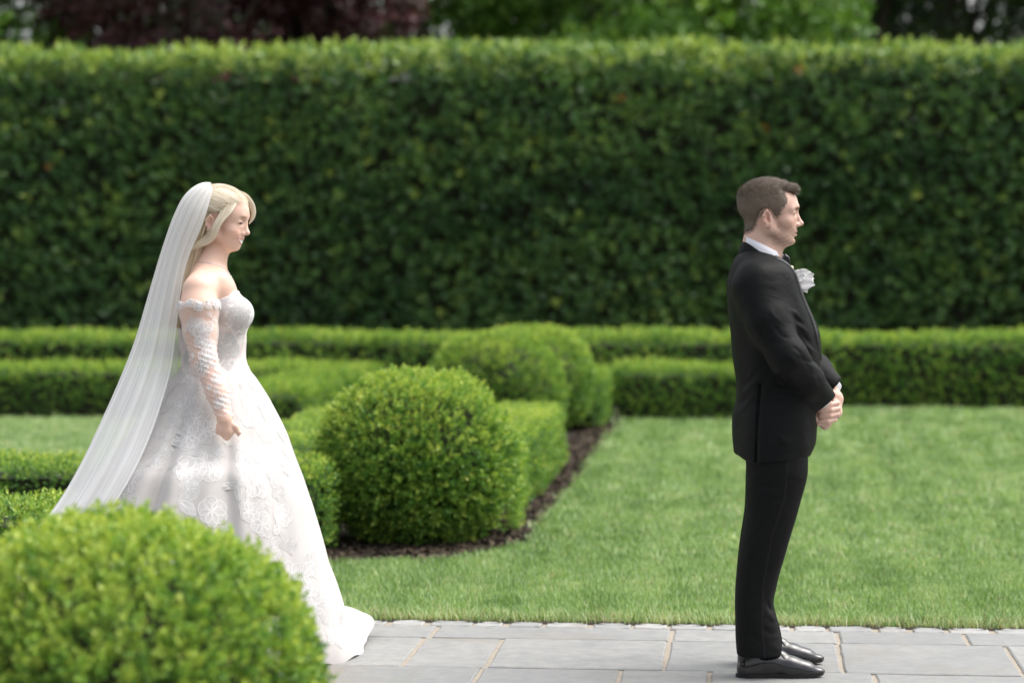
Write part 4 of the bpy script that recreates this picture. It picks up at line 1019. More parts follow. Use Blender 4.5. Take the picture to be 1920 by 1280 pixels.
for sy in (-1, 1): fb_.ell(b(404, 536, sy * .085), (.062, .06, .058), .05); fb_.cone(b(413, 523, sy * .11), b(409, 518, sy * .015), .011, .011, .03)
for sy in (-1, 1): fb_.ell(b(438, 588, sy * .068), (.072, .074, .066), .03)
fb_.ell(b(399, 640), (.122, .125, .13), .05); fb_.ell(b(404, 720), (.135, .168, .12), .06)
for sy in (-1, 1): fb_.chain([b(405, 740, sy * .08), b(410, 960, sy * .07), b(400, 1200, sy * .06)], [.085, .055, .04], .03); fb_.cone(b(400, 1215, sy * .06), b(450, 1235, sy * .07), .035, .025, .02)
torso = fb_.D.copy()
NA = [(b(373, 545, -.168), .062), (b(373, 580, -.190), .066), (b(376, 622, -.205), .057), (b(383, 676, -.245), .042), (b(407, 735, -.298), .036), (b(421, 786, -.338), .0255)]
FA = [(b(386, 545, .168), .060), (b(386, 580, .190), .062), (b(390, 622, .205), .055), (b(400, 676, .245), .042), (b(426, 735, .298), .036), (b(440, 786, .338), .0255)]
def hand(f, w_, s):
    """relaxed hand, fingers curled, thumb hanging in front. w_: wrist point, s: side"""
    Q = lambda du, dv, dy: w_ + np.array([du * .002, dy * s, -dv * .002])
    f.cone(w_, Q(4, 20, .002), .025, .026, .012, 'add', ((.2, 1, 0), .72)); f.cone(Q(-6, 16, 0), Q(6, 26, .004), .022, .021, .012, 'add', ((.2, 1, 0), .75))
    for i in range(4):
        u0 = -13 + i * 8.5; v0 = 26 + i * 2.5
        f.chain([Q(u0, v0, -.002), Q(u0 + 2, v0 + 11 - abs(i - 1.5), .006), Q(u0 + 4, v0 + 12, .026), Q(u0 + 2, v0 + 3, .036)], [.0092, .0088, .0082, .007], .004)
    f.chain([Q(8, 4, .004), Q(20, 14, .000), Q(27, 28, .002), Q(28, 44, .008)], [.013, .0115, .0098, .0075], .006)
for A, s in ((NA, 1), (FA, -1)):
    fb_.chain([a[0] for a in A], [a[1] for a in A], .025); hand(fb_, A[-1][0], s)
V, F = fb_.surface(); V = relax(V, F, 1); Nn = vnormals(V, F); L = bh.loc(V); ly = np.abs(L[:, 1]); LM = np.c_[L[:, 0], ly, L[:, 2]]
tone = np.tile(SKIN(.78, .525, .415), (len(V), 1)) * (1 + .03 * wob(V, 25, 50.0))[:, None]
paint(.55 * blob(LM, (90, 44, -16), (34, 30, 32)), (.70, .34, .27))
ym = np.clip(ly / 27, 0, 1.2); zc = -50 + 10 * ym ** 2; hh = 6.2 * np.sqrt(np.clip(1 - ym ** 2, 0, 1)); dz = np.abs(L[:, 2] - zc); fr = (L[:, 0] > 78)   # the smile
paint(.9 * fr * (ym < 1.1) * sstep(hh + 5.5 - dz, 0, 2.5), (.60, .215, .20))
paint(1.0 * fr * (ym < .97) * sstep(hh - dz, -.4, 1.4), (.90, .87, .82))
paint(.85 * fr * np.clip(2 * blob(np.c_[L[:, 0], ly, L[:, 2]], (90, 27, -40.5), (12, 4, 4)), 0, 1), (.28, .10, .09))
paint(.7 * np.clip(2.2 * blob(LM, (104, 29, 43), (20, 24, 5.5)), 0, 1), (.36, .23, .14))              # brow
paint(.95 * np.clip(2.8 * blob(LM, (104, 33, 19), (11, 17, 5.8)), 0, 1), (.045, .03, .027))          # lowered lashes
paint(.4 * np.clip(2 * blob(LM, (104, 32, 28), (14, 17, 8)), 0, 1), (.42, .25, .2))
paint(.5 * np.clip(2 * blob(LM, (112, 7, -26), (7, 5, 5)), 0, 1), (.3, .12, .1)); paint(.4 * blob(LM, (3, 80, 2), (14, 14, 24)), (.5, .2, .15))
own(link('body', raw_mesh('body', V, F, True, None, tone), M_SKIN), bride)
bodyV, bodyF, bodyN = V, F, Nn
# ---- hair
def bvh_of(V, F): return BVHTree.FromPolygons([tuple(v) for v in V], [tuple(int(i) for i in f) for f in F])
M_HAIR_B = hair_mat('blonde_hair', [(0, (.30, .205, .115)), (.35, (.56, .44, .29)), (.7, (.76, .655, .50)), (1, (.90, .83, .70))], .36)
BL = [(128, 96), (104, 84), (78, 84), (52, 66), (36, 40), (16, 40), (0, 38), (-20, 26), (-34, -4), (-46, -36), (-130, -60), (-150, 200), (150, 200)]
deep = in_poly(L[:, 0], L[:, 2], BL) & (L[:, 2] > -70); k = deep[F].all(1); uix, f2 = submesh(V, F, k); Lh = L[uix]
th = (6 + 5 * sstep(Lh[:, 2], 20, 110)) * .001
HV = V[uix] + Nn[uix] * th[:, None]; cnt = np.bincount(F[k].ravel(), minlength=len(V))[uix]; rim = cnt < 4; HV[rim] = V[uix][rim] - Nn[uix][rim] * .002
HV = relax(HV, f2, 10, rim)
ang = np.arctan2(Lh[:, 2] - 20, Lh[:, 1])
ht = np.clip(.50 + .16 * np.sin(ang * 40 + 2 * wob(Lh, 5, .02)) + .10 * np.sin(ang * 17 + 1), 0, 1)
own(link('hair', raw_mesh('hair', HV, f2, True, ht), M_HAIR_B), bride)
# combed strands over the skull, swept back under the veil
rng = np.random.default_rng(44); VV, FF, TT = [], [], []; hc = np.array([6., 0, 52.])
hl = np.array([(100, -2, 96), (104, 22, 92), (98, 40, 86), (84, 56, 84), (62, 68, 78), (44, 76, 58), (28, 80, 44), (8, 82, 42), (-14, 82, 36)], float)
for i in range(1500):
    f = rng.uniform(0, 1); s0 = catmull(hl, 60)[int(f * 59)] * [1, 1 if rng.uniform() < .5 else -1, 1] + rng.normal(size=3) * 2; e0 = np.array([-104, rng.normal() * 22, 78 - 50 * f + rng.normal() * 10])
    a0, a1 = rng.uniform(-.02, .5), 1.0; tt = np.linspace(a0, a1, 13); d = (s0 - hc)[None] * (1 - tt)[:, None] + (e0 - hc)[None] * tt[:, None] + np.array([0, 0, 55.])[None] * (np.sin(tt * math.pi) * (1 - f * .75))[:, None]
    d[:, 1] += np.sign(s0[1]) * np.sin(tt * math.pi) * 48 * (.35 + .65 * f)
    rr = np.array([104, 75, 82]) + 12.5 + rng.uniform(-1.5, 1.2) - np.array([4, 2, 4]) * f; k_ = 1 / np.sqrt(((d / rr) ** 2).sum(1)); P = np.array([6., 0, 58.]) + d * k_[:, None]
    Ns = d / np.linalg.norm(d, axis=1)[:, None]; T_ = np.gradient(P, axis=0); S2 = np.cross(T_, Ns); S2 /= np.linalg.norm(S2, axis=1)[:, None] + 1e-9; ww = rng.uniform(1.0, 2.2) * np.sin(np.linspace(.3, math.pi - .3, 13)); k0 = len(VV) * 26
    E2 = np.stack([P - S2 * ww[:, None], P + S2 * ww[:, None]], 1).reshape(-1, 3); VV.append(bh.o + (E2 * .001 * bh.s) @ bh.R.T); FF += [(k0 + 2 * j, k0 + 2 * j + 1, k0 + 2 * j + 3, k0 + 2 * j + 2) for j in range(12)]; TT += [min(1, max(0, .62 + rng.normal() * .2))] * 26
own(link('combed_hair_strands', raw_mesh('combed_hair_strands', np.concatenate(VV), np.array(FF), True, TT), M_HAIR_B), bride)['kind'] = 'stuff'
def lock(name, path, wid, dep, n, seed, face=(0, -1, 0), tint0=.6, flare=.0):
    """a lock of hair: ribbons laid along a guide curve. path: points, wid/dep: half size in the picture plane / towards the viewer"""
    rng = np.random.default_rng(seed); m = 22; C = catmull(path, m); T = np.gradient(C, axis=0); T /= np.linalg.norm(T, axis=1)[:, None]
    fc = np.array(face, float); S = np.cross(T, fc); S /= np.linalg.norm(S, axis=1)[:, None]; D_ = np.cross(S, T)
    q = np.linspace(0, 1, m); W = pchip(np.linspace(0, 1, len(wid)), wid, q); Dp = pchip(np.linspace(0, 1, len(dep)), dep, q); VV, FF, TT = [], [], []
    for i in range(int(n * 1.5)):
        a = rng.uniform(0, 6.283); r = math.sqrt(rng.uniform(.25, 1)); ox, oy = r * math.cos(a), r * math.sin(a); ph = rng.uniform(0, 6.28); wv = rng.uniform(.0006, .0014)
        oo = ox + .12 * np.sin(q * 5 + ph); P = C + S * (oo * W)[:, None] + D_ * (oy * Dp)[:, None]
        sd_ = S * math.cos(.6 * ox) + D_ * -math.sin(.6 * ox); ww = wv * np.clip(np.minimum(1.0, (1 - q) * 6 + .25), 0, 1)
        e = np.stack([P - sd_ * ww[:, None], P + sd_ * ww[:, None]], 1).reshape(-1, 3); base = len(VV) * 2 * m
        VV.append(e); FF += [(base + 2 * j, base + 2 * j + 1, base + 2 * j + 3, base + 2 * j + 2) for j in range(m - 1)]; TT += [min(1, max(0, tint0 + rng.normal() * .2))] * (2 * m)
    o = own(link(name, raw_mesh(name, np.concatenate(VV), np.array(FF), True, TT), M_HAIR_B), bride)
    mb = MB(); an = np.linspace(0, 2 * math.pi, 10, endpoint=False); P = (C[:, None] + S[:, None] * (np.cos(an)[None, :, None] * W[:, None, None] * .85) + D_[:, None] * (np.sin(an)[None, :, None] * Dp[:, None, None] * .8)).reshape(-1, 3)
    c = link('lock_core', raw_mesh('lock_core', P, np.array([(i * 10 + k_, i * 10 + (k_ + 1) % 10, (i + 1) * 10 + (k_ + 1) % 10, (i + 1) * 10 + k_) for i in range(m - 1) for k_ in range(10)]), True, np.full(len(P), tint0 - .12)), M_HAIR_B); c.parent = o
    return o
lock('hair_lock', [b(439, 360, -.012), b(435, 372, -.055), b(428, 388, -.080), b(420, 402, -.090), b(410, 416, -.096), b(403, 430, -.094), b(397, 443, -.086), b(386, 452, -.078), b(370, 459, -.072), b(355, 470, -.064)], [.010, .020, .023, .019, .013, .013, .014, .013, .011, .008], [.006, .008, .007, .006, .006, .007, .009, .010, .010, .008], 230, 1, (0, -1, .25), .70)
lock('hair_lock', [b(437, 358, -.012), b(451, 364, .0), b(464, 374, .01), b(472, 386, .016), b(475, 398, .018), b(473, 409, .018), b(467, 420, .016)], [.006, .010, .012, .011, .009, .007, .002], [.010, .012, .013, .012, .010, .007, .003], 170, 2, (0, -1, .2), .66)
lock('hair_lock', [b(436, 359, .0), b(446, 372, .05), b(452, 395, .082), b(448, 420, .092), b(440, 445, .09), b(420, 462, .085)], [.012, .02, .02, .016, .014, .01], [.008] * 6, 110, 3, (0, 1, .2), .6)
lock('hair_lock', [b(388, 395, -.05), b(374, 425, -.052), b(364, 455, -.05), b(354, 490, -.045), b(343, 530, -.06), b(335, 570, -.07), b(331, 614, -.075)], [.03, .036, .034, .030, .028, .028, .030], [.03, .03, .028, .024, .02, .018, .016], 260, 4, (0, -1, 0), .45)
lock('hair_lock', [b(380, 395, .03), b(366, 425, .05), b(356, 470, .05), b(345, 530, .05), b(334, 612, .05)], [.03, .036, .034, .030, .030], [.03, .03, .028, .024, .02], 150, 5, (0, -1, 0), .45)
lock('hair_lock', [b(398, 428, -.078), b(392, 442, -.078), b(380, 452, -.07), b(366, 462, -.06)], [.008, .012, .012, .008], [.006] * 4, 60, 6, (0, -1, 0), .5)

# ---- gown
def tulle(name, col, cover, rough=.7, sheen=.3, lit=.4, streak=False):
    """net: partly see-through cloth"""
    N = NT(name); N.set(Base_Color=col, Roughness=rough); N.p.inputs['Sheen Weight'].default_value = sheen; N.p.inputs['Specular IOR Level'].default_value = .15
    tl = N.n('BsdfTranslucent'); tl.inputs[0].default_value = (*col, 1); tr = N.n('BsdfTransparent'); m1, m2 = N.n('MixShader'), N.n('MixShader')
    m1.inputs[0].default_value = lit; N.l(N.p.outputs[0], m1.inputs[1]); N.l(tl.outputs[0], m1.inputs[2])
    q = N.attr('tint').outputs['Fac'] if streak else N.noise(26, 3).outputs[0]; mr = N.n('MapRange'); N.l(q, mr.inputs[0]); mr.inputs[1].default_value, mr.inputs[2].default_value = .3, .7; mr.inputs[3].default_value, mr.inputs[4].default_value = cover * (.86 if streak else .88), min(1, cover * (1.16 if streak else 1.12))
    lw = N.n('LayerWeight'); lw.inputs[0].default_value = .35        # looking along the net more threads overlap
    f = N.math('ADD', mr.outputs[0], N.math('MULTIPLY', lw.outputs['Facing'], .45 * (1 - cover)), True)
    N.l(f, m2.inputs[0]); N.l(tr.outputs[0], m2.inputs[1]); N.l(m1.outputs[0], m2.inputs[2]); N.l(m2.outputs[0], N.out.inputs[0]); return N.m
N = NT('gown_fabric'); q = N.noise(4, 3).outputs[0]; q3 = N.noise(900, 2).outputs[0]
N.set(Base_Color=N.ramp(q, [(.35, (.495, .47, .455)), (.65, (.55, .53, .515))]), Roughness=.75); N.p.inputs['Sheen Weight'].default_value = .25; N.bump(q3, .25, .001); M_GOWN = N.m
N = NT('bodice_fabric'); q = N.noise(60, 4).outputs[0]
N.set(Base_Color=N.ramp(q, [(.38, (.56, .525, .52)), (.62, (.78, .765, .765))]), Roughness=.7); N.bump(q, .7, .004); M_BODICE = N.m
N = NT('corset_net'); q = N.noise(40, 4).outputs[0]; N.set(Base_Color=N.ramp(q, [(.38, (.62, .54, .52)), (.62, (.74, .70, .695))]), Roughness=.7); N.bump(q, .4, .003); M_CORSET = N.m
M_LACE = cloth_mat('lace_cord', (.72, .71, .705), .7, .2, 500, .3, .3)
M_FILL = tulle('lace_net', (.90, .89, .89), .26, lit=.0)
M_PETAL = cloth_mat('lace_petal', (.56, .54, .53), .75, .1, 700, .4, .2)
M_SLEEVE = tulle('sleeve_tulle', (.84, .80, .79), .20, lit=.15)
M_VEIL = tulle('veil_tulle', (.95, .95, .945), .54, lit=.05, streak=True)
# bodice: the torso's own surface lifted a little, cut by the neckline
fbod = Field(*fb_.ax); fbod.D = torso - np.float32(.0045); X, Y, Z = fbod.pts((slice(None),) * 3)
nk_x = np.array([b(u, 600)[0] for u in (325, 345, 380, 412, 432, 448, 470)]); nk_z = np.array([b(400, v)[2] for v in (600, 592, 580, 564, 556, 549, 547)])
nz_ = pchip(nk_x, nk_z, X) + .012 * np.exp(-((np.abs(Y - YB) - .075) / .04) ** 2) * (X > b(420, 600)[0]) - .03 * np.exp(-(Y - YB) ** 2 / .03 ** 2) * (X > b(425, 600)[0])
fbod.D = np.maximum(fbod.D, np.maximum(Z - nz_, b(400, 712)[2] - Z)).astype(np.float32)
V, F = fbod.surface(); bodV, bodF = V, F
cz = V[F].mean(1)[:, 2] > b(400, 617)[2] + .02 * np.sin((V[F].mean(1)[:, 0] - bx) * 40); bod = None
for nm, kf, mt in (('bodice', cz, M_BODICE), ('corset_panel', ~cz, M_CORSET)):
    u_, f_ = submesh(V, F, kf); o_ = own(link(nm, raw_mesh(nm, V[u_], f_, True), mt), bride); bod = bod or o_
del fbod
# skirt with train
SK = np.array([(686, 338, 466, .124), (696, 334, 470, .142), (708, 324, 479, .172), (722, 309, 488, .195), (750, 288, 505, .235), (782, 264, 522, .275), (821, 236, 539, .325), (850, 214, 550, .365), (880, 188, 560.5, .42), (920, 154, 575, .45), (950, 125, 585.5, .47), (985, 86, 595, .49), (1020, 42, 605, .51), (1060, -10, 617, .53), (1100, -62, 631, .55), (1140, -115, 643, .57), (1185, -170, 654, .59), (1228, -215, 664, .60)])
nr, na = 110, 320
vv = np.linspace(686, 1229, nr); ub, uf, wy = (pchip(SK[:, 0], SK[:, i], vv) for i in (1, 2, 3)); ph = np.linspace(-math.pi, math.pi, na, endpoint=False)
zz = np.array([b(400, v)[2] for v in vv]); zz = (zz - zz[-1]) / (zz[0] - zz[-1]) * (zz[0] - .006) + .006; xb = np.array([b(u, v)[0] for u, v in zip(ub, vv)]); xf = np.array([b(u, v)[0] for u, v in zip(uf, vv)])
def pleats(phi):
    d = np.degrees(phi); gsn = lambda c, w_, a: a * np.exp(-(((d - c + 180) % 360 - 180) / w_) ** 2)
    out = gsn(-108, 4, -1.3) + gsn(-100, 6, .75) + gsn(-116, 7, .6) + gsn(-70, 4, -.55) + gsn(-62, 7, .5) + gsn(-82, 7, .15) + gsn(-40, 8, -.35) + gsn(-27, 8, .3) + gsn(-137, 7, -.5) + gsn(-150, 8, .5) + gsn(-163, 6, -.4)
    for k_, (c, a) in enumerate(((28, .5), (45, -.6), (62, .6), (80, -.7), (98, .6), (115, -.5), (133, .6), (152, -.5))): out = out + gsn(c, 8, a)
    return out
qv = (vv - 686) / (1229 - 686); amp = .006 + .075 * sstep(qv, .02, .45)
PH = ph[:, None] + .10 * np.sin(qv[None] * 2.2) * np.sin(ph[:, None])
rad = 1 + amp[None] * pleats(PH) * 1.0 + (.006 * np.sin(ph[:, None] * 23 + 4 * qv[None]) * (1 + np.sin(ph[:, None] * 5)) + .004 * np.abs(np.sin(ph[:, None] * 19 + 2 * qv[None] + 1))) * sstep(qv, .0, .35)[None] + .006 * np.sin(ph[:, None] * 9 + 3 * qv[None] + 1)
cx, rx = (xb + xf) / 2, (xf - xb) / 2
# widest point of the cloth sits nearer the front, the train trails behind
cxs = cx + rx * .25 * sstep(qv, .3, 1.0); c_ = np.cos(ph)[:, None]
XX = np.where(c_ > 0, cxs[None] + (xf - cxs)[None] * c_ * (rad * .5 + .5), cxs[None] + (cxs - xb)[None] * c_ * (rad * .5 + .5)); YY = YB + wy[None] * np.sin(ph)[:, None] * rad * (1 - .12 * sstep(-c_, .3, 1.0) * 0)
ZZ = np.tile(zz, (na, 1))
fl = sstep(qv, .86, 1.0)[None]; kick = np.exp(-((np.degrees(ph) - 42) / 24) ** 2)[:, None]; near_k = np.exp(-((np.degrees(ph) + 12) / 30) ** 2)[:, None]
XX = XX + fl * (kick * .16 + near_k * .035); YY = YY + fl * kick * .10; ZZ = ZZ + fl ** 2 * (kick * .075) + fl * .006 * (1 + np.sin(ph * 17))[:, None]
V = np.stack([XX, YY, ZZ], -1).reshape(-1, 3); F = grid_faces(na, nr, True); Nn = vnormals(V, F)
if (Nn[:, 1] * (V[:, 1] - YB)).mean() < 0: F = F[:, ::-1]; Nn = -Nn
V = V + Nn * (.0022 * wob(V, 71, 22.0) + .001 * wob(V, 72, 60.0))[:, None]
skirt = own(link('skirt', raw_mesh('skirt', V, F, True), M_GOWN), bride); skV, skF = V, F
# lace sleeves
def sleeve(A, seed):
    fs = Field(np.arange(bx - .16, bx + .16, .003), np.arange(A[2][0][1] - .19, A[2][0][1] + .19, .003), np.arange(.92, 1.42, .003))
    fs.chain([a[0] for a in A], [a[1] + .0055 for a in A], .02); e = A[-1][0] + np.array([.01, 0, -.03]); fs.cone(A[-1][0], e, A[-1][1] + .0055, .027, .01)
    zt, zb_ = b(400, 563)[2], e[2] - .004; X, Y, Z = fs.pts((slice(None),) * 3)
    fs.D = np.maximum(fs.D, np.maximum(Z - zt - .008 * np.sin(X * 90), zb_ - Z)).astype(np.float32)
    v, f = fs.surface(); n = vnormals(v, f)
    keep = (v[:, 2] < zt - .012) & (v[:, 2] > zb_ + .004) ; v = v + n * (.0016 * np.sin(v[:, 2] * 330 + v[:, 0] * 120) * sstep(-v[:, 2], -1.24, -1.1))[:, None]
    u, f3 = submesh(v, f, keep[f].all(1)); o = own(link('lace_sleeve', raw_mesh('lace_sleeve', v[u], f3, True), M_SLEEVE), bride); return o, v, f
sl1, slV, slF = sleeve(NA, 1); sl2, slV2, slF2 = sleeve(FA, 2)
# lace: flowers and leaves of corded outline with net fill, laid on the cloth
def lace_piece(kind, size, seed):
    r = np.random.default_rng(seed); O, Fo, I, Fi = [], [], [], []
    def outline(poly, w_):
        P = np.array(poly); n = len(P); c = P.mean(0); d = P - c; ln = np.linalg.norm(d, axis=1)[:, None]; k = len(O)
        for a_, b_ in zip(P, P - d / ln * w_): O.append(a_); O.append(b_)
        for i in range(n): j = (i + 1) % n; Fo.append((k + 2 * i, k + 2 * j, k + 2 * j + 1, k + 2 * i + 1))
        k = len(I); I.extend(P - d / ln * w_ * .8); I.append(c)
        for i in range(0, n, 2): Fi.append((k + i, k + (i + 1) % n, k + (i + 2) % n, k + n))
    def petal(c, an, L, W, tip):
        t = np.linspace(0, 2 * math.pi, 18, endpoint=False); f = (1 - np.cos(t)) / 2
        y = np.sin(t) * W * (1 + .1 * np.sin(3 * t + r.uniform(0, 6))) * np.where(tip, np.sin(np.clip(f, .02, .98) * math.pi) ** .3, 1); x = f * L
        p = np.c_[x * math.cos(an) - y * math.sin(an), x * math.sin(an) + y * math.cos(an)] + c; outline(p, .07 * W + size * .009)
        for s_ in (-.3, .0, .3):                                                     # veins
            k = len(O); e0 = np.array([.12 * L, s_ * W * .3]); e1 = np.array([.8 * L, s_ * W * 1.3]); M2 = np.array([[math.cos(an), -math.sin(an)], [math.sin(an), math.cos(an)]]); q0, q1 = M2 @ e0 + c, M2 @ e1 + c; nn = np.array([-(q1 - q0)[1], (q1 - q0)[0]]); nn = nn / np.linalg.norm(nn) * size * .006
            for f_ in np.linspace(0, 1, 4): O.append(q0 + (q1 - q0) * f_ - nn); O.append(q0 + (q1 - q0) * f_ + nn)
            for j in range(3): Fo.append((k + 2 * j, k + 2 * j + 1, k + 2 * j + 3, k + 2 * j + 2))
    if kind == 'flower':
        n = int(r.integers(5, 7)); a0 = r.uniform(0, 6.28)
        for i in range(n): petal(np.zeros(2), a0 + i * 2 * math.pi / n + r.uniform(-.15, .15), size * r.uniform(.42, .55), size * r.uniform(.2, .26), False)
        petal(np.array([-.06, 0]) * size, 0, size * .12, size * .06, False)
    elif kind == 'leaf':
        for i in range(int(r.integers(2, 4))): petal(np.zeros(2), r.uniform(0, 6.28), size * r.uniform(.5, .75), size * r.uniform(.13, .18), True)
    else:
        a0 = r.uniform(0, 6.28)
        for i in range(3): petal(np.array([math.cos(a0), math.sin(a0)]) * size * (.3 * i - .4), a0 + (-1) ** i * .8, size * .45, size * .15, i > 0)
        for i in range(3): petal(np.array([math.cos(a0), math.sin(a0)]) * size * (.3 * i - .4), a0 - (-1) ** i * .9, size * .38, size * .13, True)
    return np.array(O), Fo, np.array(I), Fi
def lay_lace(bvh, p, nrm, kind, size, seed, parent, lift=.002, name='lace_flower', fill=True):
    O, Fo, I, Fi = lace_piece(kind, size, seed); nrm = np.array(nrm); a = np.cross(nrm, [0, 0, 1.0]); a /= np.linalg.norm(a) + 1e-9; c = np.cross(nrm, a); out = []
    for P2, lf in ((O, lift), (I, lift * .6)):
        W = p + P2[:, :1] * a + P2[:, 1:] * c; res = []
        for q in W:
            hit = bvh.find_nearest(Vector(q)); h = np.array(hit[0]); n_ = np.array(hit[1])
            if n_ @ nrm < 0: n_ = -n_
            if n_ @ nrm < .62 and not fill: return None
            res.append(h + n_ * lf)
        out.append(np.array(res))
        if np.linalg.norm(out[-1] - W, axis=1).max() > .018: return None      # would bridge a fold
    VV = np.concatenate(out); me = bpy.data.meshes.new(name); k = len(O)
    me.from_pydata([tuple(x) for x in VV], [], [tuple(f) for f in Fo] + [tuple(i + k for i in f) for f in Fi]); me.materials.append(M_LACE); me.materials.append(M_FILL if fill else M_PETAL)
    me.polygons.foreach_set('material_index', [0] * len(Fo) + [1] * len(Fi)); me.update()
    o = bpy.data.objects.new(name, me); COL.objects.link(o); o.parent = parent
    o.matrix_parent_inverse = Matrix.Translation(-Vector(bride.location)) if False else Matrix.Identity(4); return o
B_SK, B_SL, B_BO, B_SL2 = bvh_of(skV, skF), bvh_of(slV, slF), bvh_of(bodV, bodF), bvh_of(slV2, slF2)
def cast(bvh, u, v, y0=7.5):
    o_ = Vector((0, 0, CAM_H)); d = Vector(px_ray(u, v)).normalized(); h = bvh.ray_cast(o_, d); return (None, None) if h[0] is None else (np.array(h[0]), np.array(h[1]) * (-1 if h[1].dot(d) > 0 else 1))
kinds = ['flower', 'leaf', 'spray']
def lace_at(bvh, lst, parent, lift=.002, fill=True):
    for i, (u, v, kd, sz) in enumerate(lst):
        p, n_ = cast(bvh, u, v)
        if p is not None: lay_lace(bvh, p, n_, kd, sz, 1000 + i + int(u) * 7, parent, lift, fill=fill)
# sleeve lace as in the photograph: blossoms at mid arm, elbow, forearm, wrist
lace_at(B_SL, [(368, 613, 'flower', .075), (384, 618, 'flower', .07), (396, 595, 'leaf', .06), (401, 612, 'leaf', .05), (352, 606, 'leaf', .06), (378, 640, 'flower', .065), (394, 646, 'flower', .06), (366, 634, 'leaf', .05), (400, 665, 'flower', .05), (386, 668, 'flower', .07), (378, 690, 'flower', .065), (392, 684, 'leaf', .05), (407, 712, 'flower', .055), (398, 724, 'leaf', .045), (412, 735, 'leaf', .05), (420, 748, 'flower', .05), (409, 756, 'flower', .05), (418, 770, 'leaf', .04), (426, 782, 'flower', .045), (412, 800, 'leaf', .045), (434, 798, 'leaf', .045), (409, 690, 'flower', .05), (362, 660, 'leaf', .045)], sl1, .0022)
# scalloped band of blossoms at the top of the sleeve
zt = b(400, 566)[2]; cA = NA[1][0]
for i in range(13):
    an = i / 13 * 2 * math.pi; q = np.array([cA[0] + .071 * math.cos(an), cA[1] + .071 * math.sin(an), zt + .006 * math.sin(i * 2.3)]); n_ = np.array([math.cos(an), math.sin(an), .1])
    lay_lace(B_SL, q, n_ / np.linalg.norm(n_), 'flower', .048, 60 + i, sl1, .004); lay_lace(B_SL, q + [0, 0, -.006], n_ / np.linalg.norm(n_), 'flower', .040, 90 + i, sl1, .007)
# bodice lace
lace_at(B_BO, [(447, 566, 'flower', .06), (430, 572, 'flower', .065), (462, 578, 'flower', .055), (440, 590, 'flower', .07), (458, 598, 'flower', .06), (426, 600, 'leaf', .06), (447, 612, 'flower', .05), (420, 585, 'leaf', .05), (456, 556, 'flower', .045), (437, 558, 'flower', .045), (414, 572, 'flower', .045), (418, 632, 'leaf', .07), (434, 650, 'spray', .09), (412, 655, 'flower', .06), (446, 668, 'leaf', .07), (425, 678, 'spray', .08), (348, 630, 'flower', .06), (352, 670, 'spray', .08)], bod, .0018, False)
# skirt lace
rl = np.random.default_rng(17); lst = [(362, 790, 'flower', .11), (385, 812, 'flower', .12), (352, 818, 'flower', .10), (372, 845, 'leaf', .11), (392, 838, 'leaf', .10), (345, 760, 'flower', .10), (360, 735, 'leaf', .10), (352, 705, 'flower', .10), (345, 875, 'flower', .11), (362, 882, 'flower', .12), (375, 900, 'leaf', .12), (350, 920, 'spray', .15), (378, 925, 'spray', .14), (468, 780, 'flower', .10), (480, 830, 'flower', .11), (462, 860, 'spray', .14), (478, 905, 'flower', .12), (462, 930, 'leaf', .12), (495, 945, 'spray', .15), (470, 965, 'flower', .11), (500, 985, 'flower', .12), (520, 1010, 'spray', .15), (545, 1040, 'leaf', .12), (560, 1080, 'spray', .15), (580, 1110, 'flower', .12), (600, 1150, 'spray', .15), (625, 1190, 'spray', .14), (650, 1180, 'flower', .12), (640, 1215, 'leaf', .12), (672, 1165, 'leaf', .12), (622, 1225, 'flower', .12), (410, 745, 'leaf', .09), (330, 775, 'leaf', .10), (318, 860, 'spray', .14), (290, 900, 'spray', .15), (260, 930, 'flower', .13), (235, 900, 'spray', .15), (215, 945, 'flower', .13), (180, 940, 'spray', .14), (300, 830, 'flower', .12), (330, 940, 'leaf', .12), (520, 900, 'leaf', .11), (505, 860, 'flower', .10), (490, 770, 'leaf', .09), (535, 960, 'flower', .11), (420, 950, 'spray', .15), (440, 900, 'leaf', .10), (405, 880, 'flower', .11), (392, 960, 'flower', .12), (440, 990, 'spray', .14), (560, 1010, 'leaf', .11), (585, 1050, 'flower', .11), (270, 850, 'leaf', .11), (245, 870, 'flower', .11)]
lst = [(u + rl.uniform(-8, 8), v + rl.uniform(-8, 8), kd, sz * rl.uniform(.75, 1.15)) for i, (u, v, kd, sz) in enumerate(lst)] + [(rl.uniform(235, 560), rl.uniform(720, 960), 'leaf' if rl.uniform() < .6 else 'flower', rl.uniform(.05, .08)) for _ in range(70)]
lace_at(B_SK, lst, skirt, .0014, False)
# veil: a long net from the comb at the crown, open in front
sp = [(400, 343.5, 0), (386, 341, 0), (366, 348, 0), (346, 366, 0), (327, 402, 0), (309, 452, 0), (291, 512, 0), (274, 573, 0), (254, 642, 0), (234, 695, 0), (212, 747, 0), (189, 797, 0), (167, 844, 0), (145, 887, 0), (122, 927, 0), (94, 966, 0), (48, 1012, 0), (-22, 1072, 0)]
ed = [(400, 350, -.050), (397, 362, -.070), (392, 385, -.092), (386, 405, -.104), (376, 432, -.110), (360, 468, -.110), (349, 500, -.112), (342, 535, -.118), (336, 580, -.13), (330, 630, -.15), (322, 690, -.18), (306, 750, -.25), (286, 810, -.31), (262, 865, -.36), (235, 915, -.40), (205, 960, -.43), (160, 1010, -.45), (90, 1075, -.46)]
nb_, na_ = 150, 181; S_ = catmull([b(u, v, d) for u, v, d in sp], nb_); E_ = catmull([b(u, v, d) for u, v, d in ed], nb_); a = np.linspace(-1, 1, na_); q = np.linspace(0, 1, nb_)
th_ = np.abs(a) * math.pi / 2; k1 = (1 - np.cos(th_))[:, None, None]; VV = S_[None] * (1 - k1) + E_[None] * k1
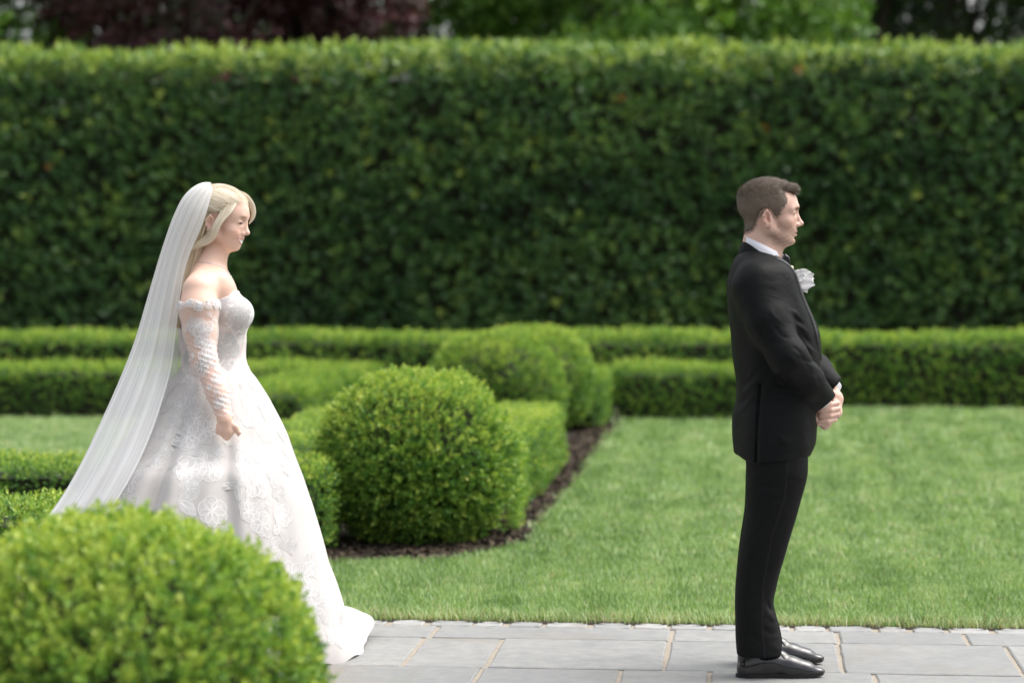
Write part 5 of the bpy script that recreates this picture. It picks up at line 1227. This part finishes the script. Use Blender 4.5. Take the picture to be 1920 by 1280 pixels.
VV[:, :, 1] = YB + (E_[None, :, 1] - YB) * (-np.sign(a) * np.sin(th_))[:, None] * -1 * -1
VV[:, :, 1] = YB + np.abs(E_[None, :, 1] - YB) * (np.sign(a) * np.sin(th_))[:, None]
am = (.0015 + .016 * sstep(q, .05, .6))[None]; fo = np.sin(a[:, None] * 17 + .8 * np.sin(q * 3)[None]) + .6 * np.sin(a[:, None] * 31 + 2 + q[None] * 2) + .4 * np.sin(a[:, None] * 53 + 1)
Vv = VV.reshape(-1, 3); Fv = grid_faces(na_, nb_); Nv = vnormals(Vv, Fv); Nv = Nv * np.sign((Nv * (Vv - np.array([bx + .3, YB, 1.0]))).sum(1).mean())
Vv = Vv + Nv * (am * fo * .36).reshape(-1)[:, None]
# the net rests on hair, shoulders and skirt
B_BD = bvh_of(np.concatenate([HV]), f2)
def push(Vv, bvh, gap, cond):
    for i in np.where(cond)[0]:
        h = bvh.find_nearest(Vector(Vv[i]), .15)
        if h[0] is not None and (Vector(Vv[i]) - h[0]).dot(h[1]) < gap: Vv[i] = np.array(h[0] + h[1] * gap)
    return Vv
push(Vv, B_BD, .006, Vv[:, 2] > 1.45); Vv = relax(Vv, Fv, 6, np.zeros(len(Vv), bool)); push(Vv, B_SK, .010, Vv[:, 2] < 1.12)
vt = .5 + .2 * np.sin(a[:, None] * 37 + 1.5 * np.sin(q * 2)[None]) + .14 * np.sin(a[:, None] * 83 + 2 + q[None]) + .12 * np.sin(a[:, None] * 141 + q[None] * 3) + .2 * (np.abs(a) > .97)[:, None]
veil = own(link('veil', raw_mesh('veil', Vv, Fv, True, np.clip(vt, 0, 1).ravel()), M_VEIL), bride)
# necklace of small stones
MSI = NT('silver'); MSI.set(Base_Color=(.80, .72, .70), Roughness=.3, Metallic=.5); MSI = MSI.m
mb = MB(); B_B2 = bvh_of(bodyV, bodyF); NP = []
for i in range(90):
    an = (i / 90 - .5) * 2 * math.pi * .995; c0 = b(389, 492); q0 = c0 + np.array([.058 * math.cos(an), .062 * math.sin(an), 0]); q0[2] += -.052 * math.cos(an) * (1 if math.cos(an) > 0 else .45) - .012
    h = B_B2.find_nearest(Vector(q0)); NP.append(np.array(h[0] + h[1] * .0018))
NP = np.array(NP)
for _ in range(3): NP[1:-1] = (NP[:-2] + NP[1:-1] * 2 + NP[2:]) / 4
mb.tube(np.r_[NP, NP[:1]], .0013 + .0007 * (np.arange(91) % 2), 7)
e = NP[45] + [.003, 0, 0]; mb.tube([e, e + [.001, 0, -.006], e + [.0015, 0, -.013]], [.0015, .003, .001], 8); own(mb.build('necklace', MSI), bride)
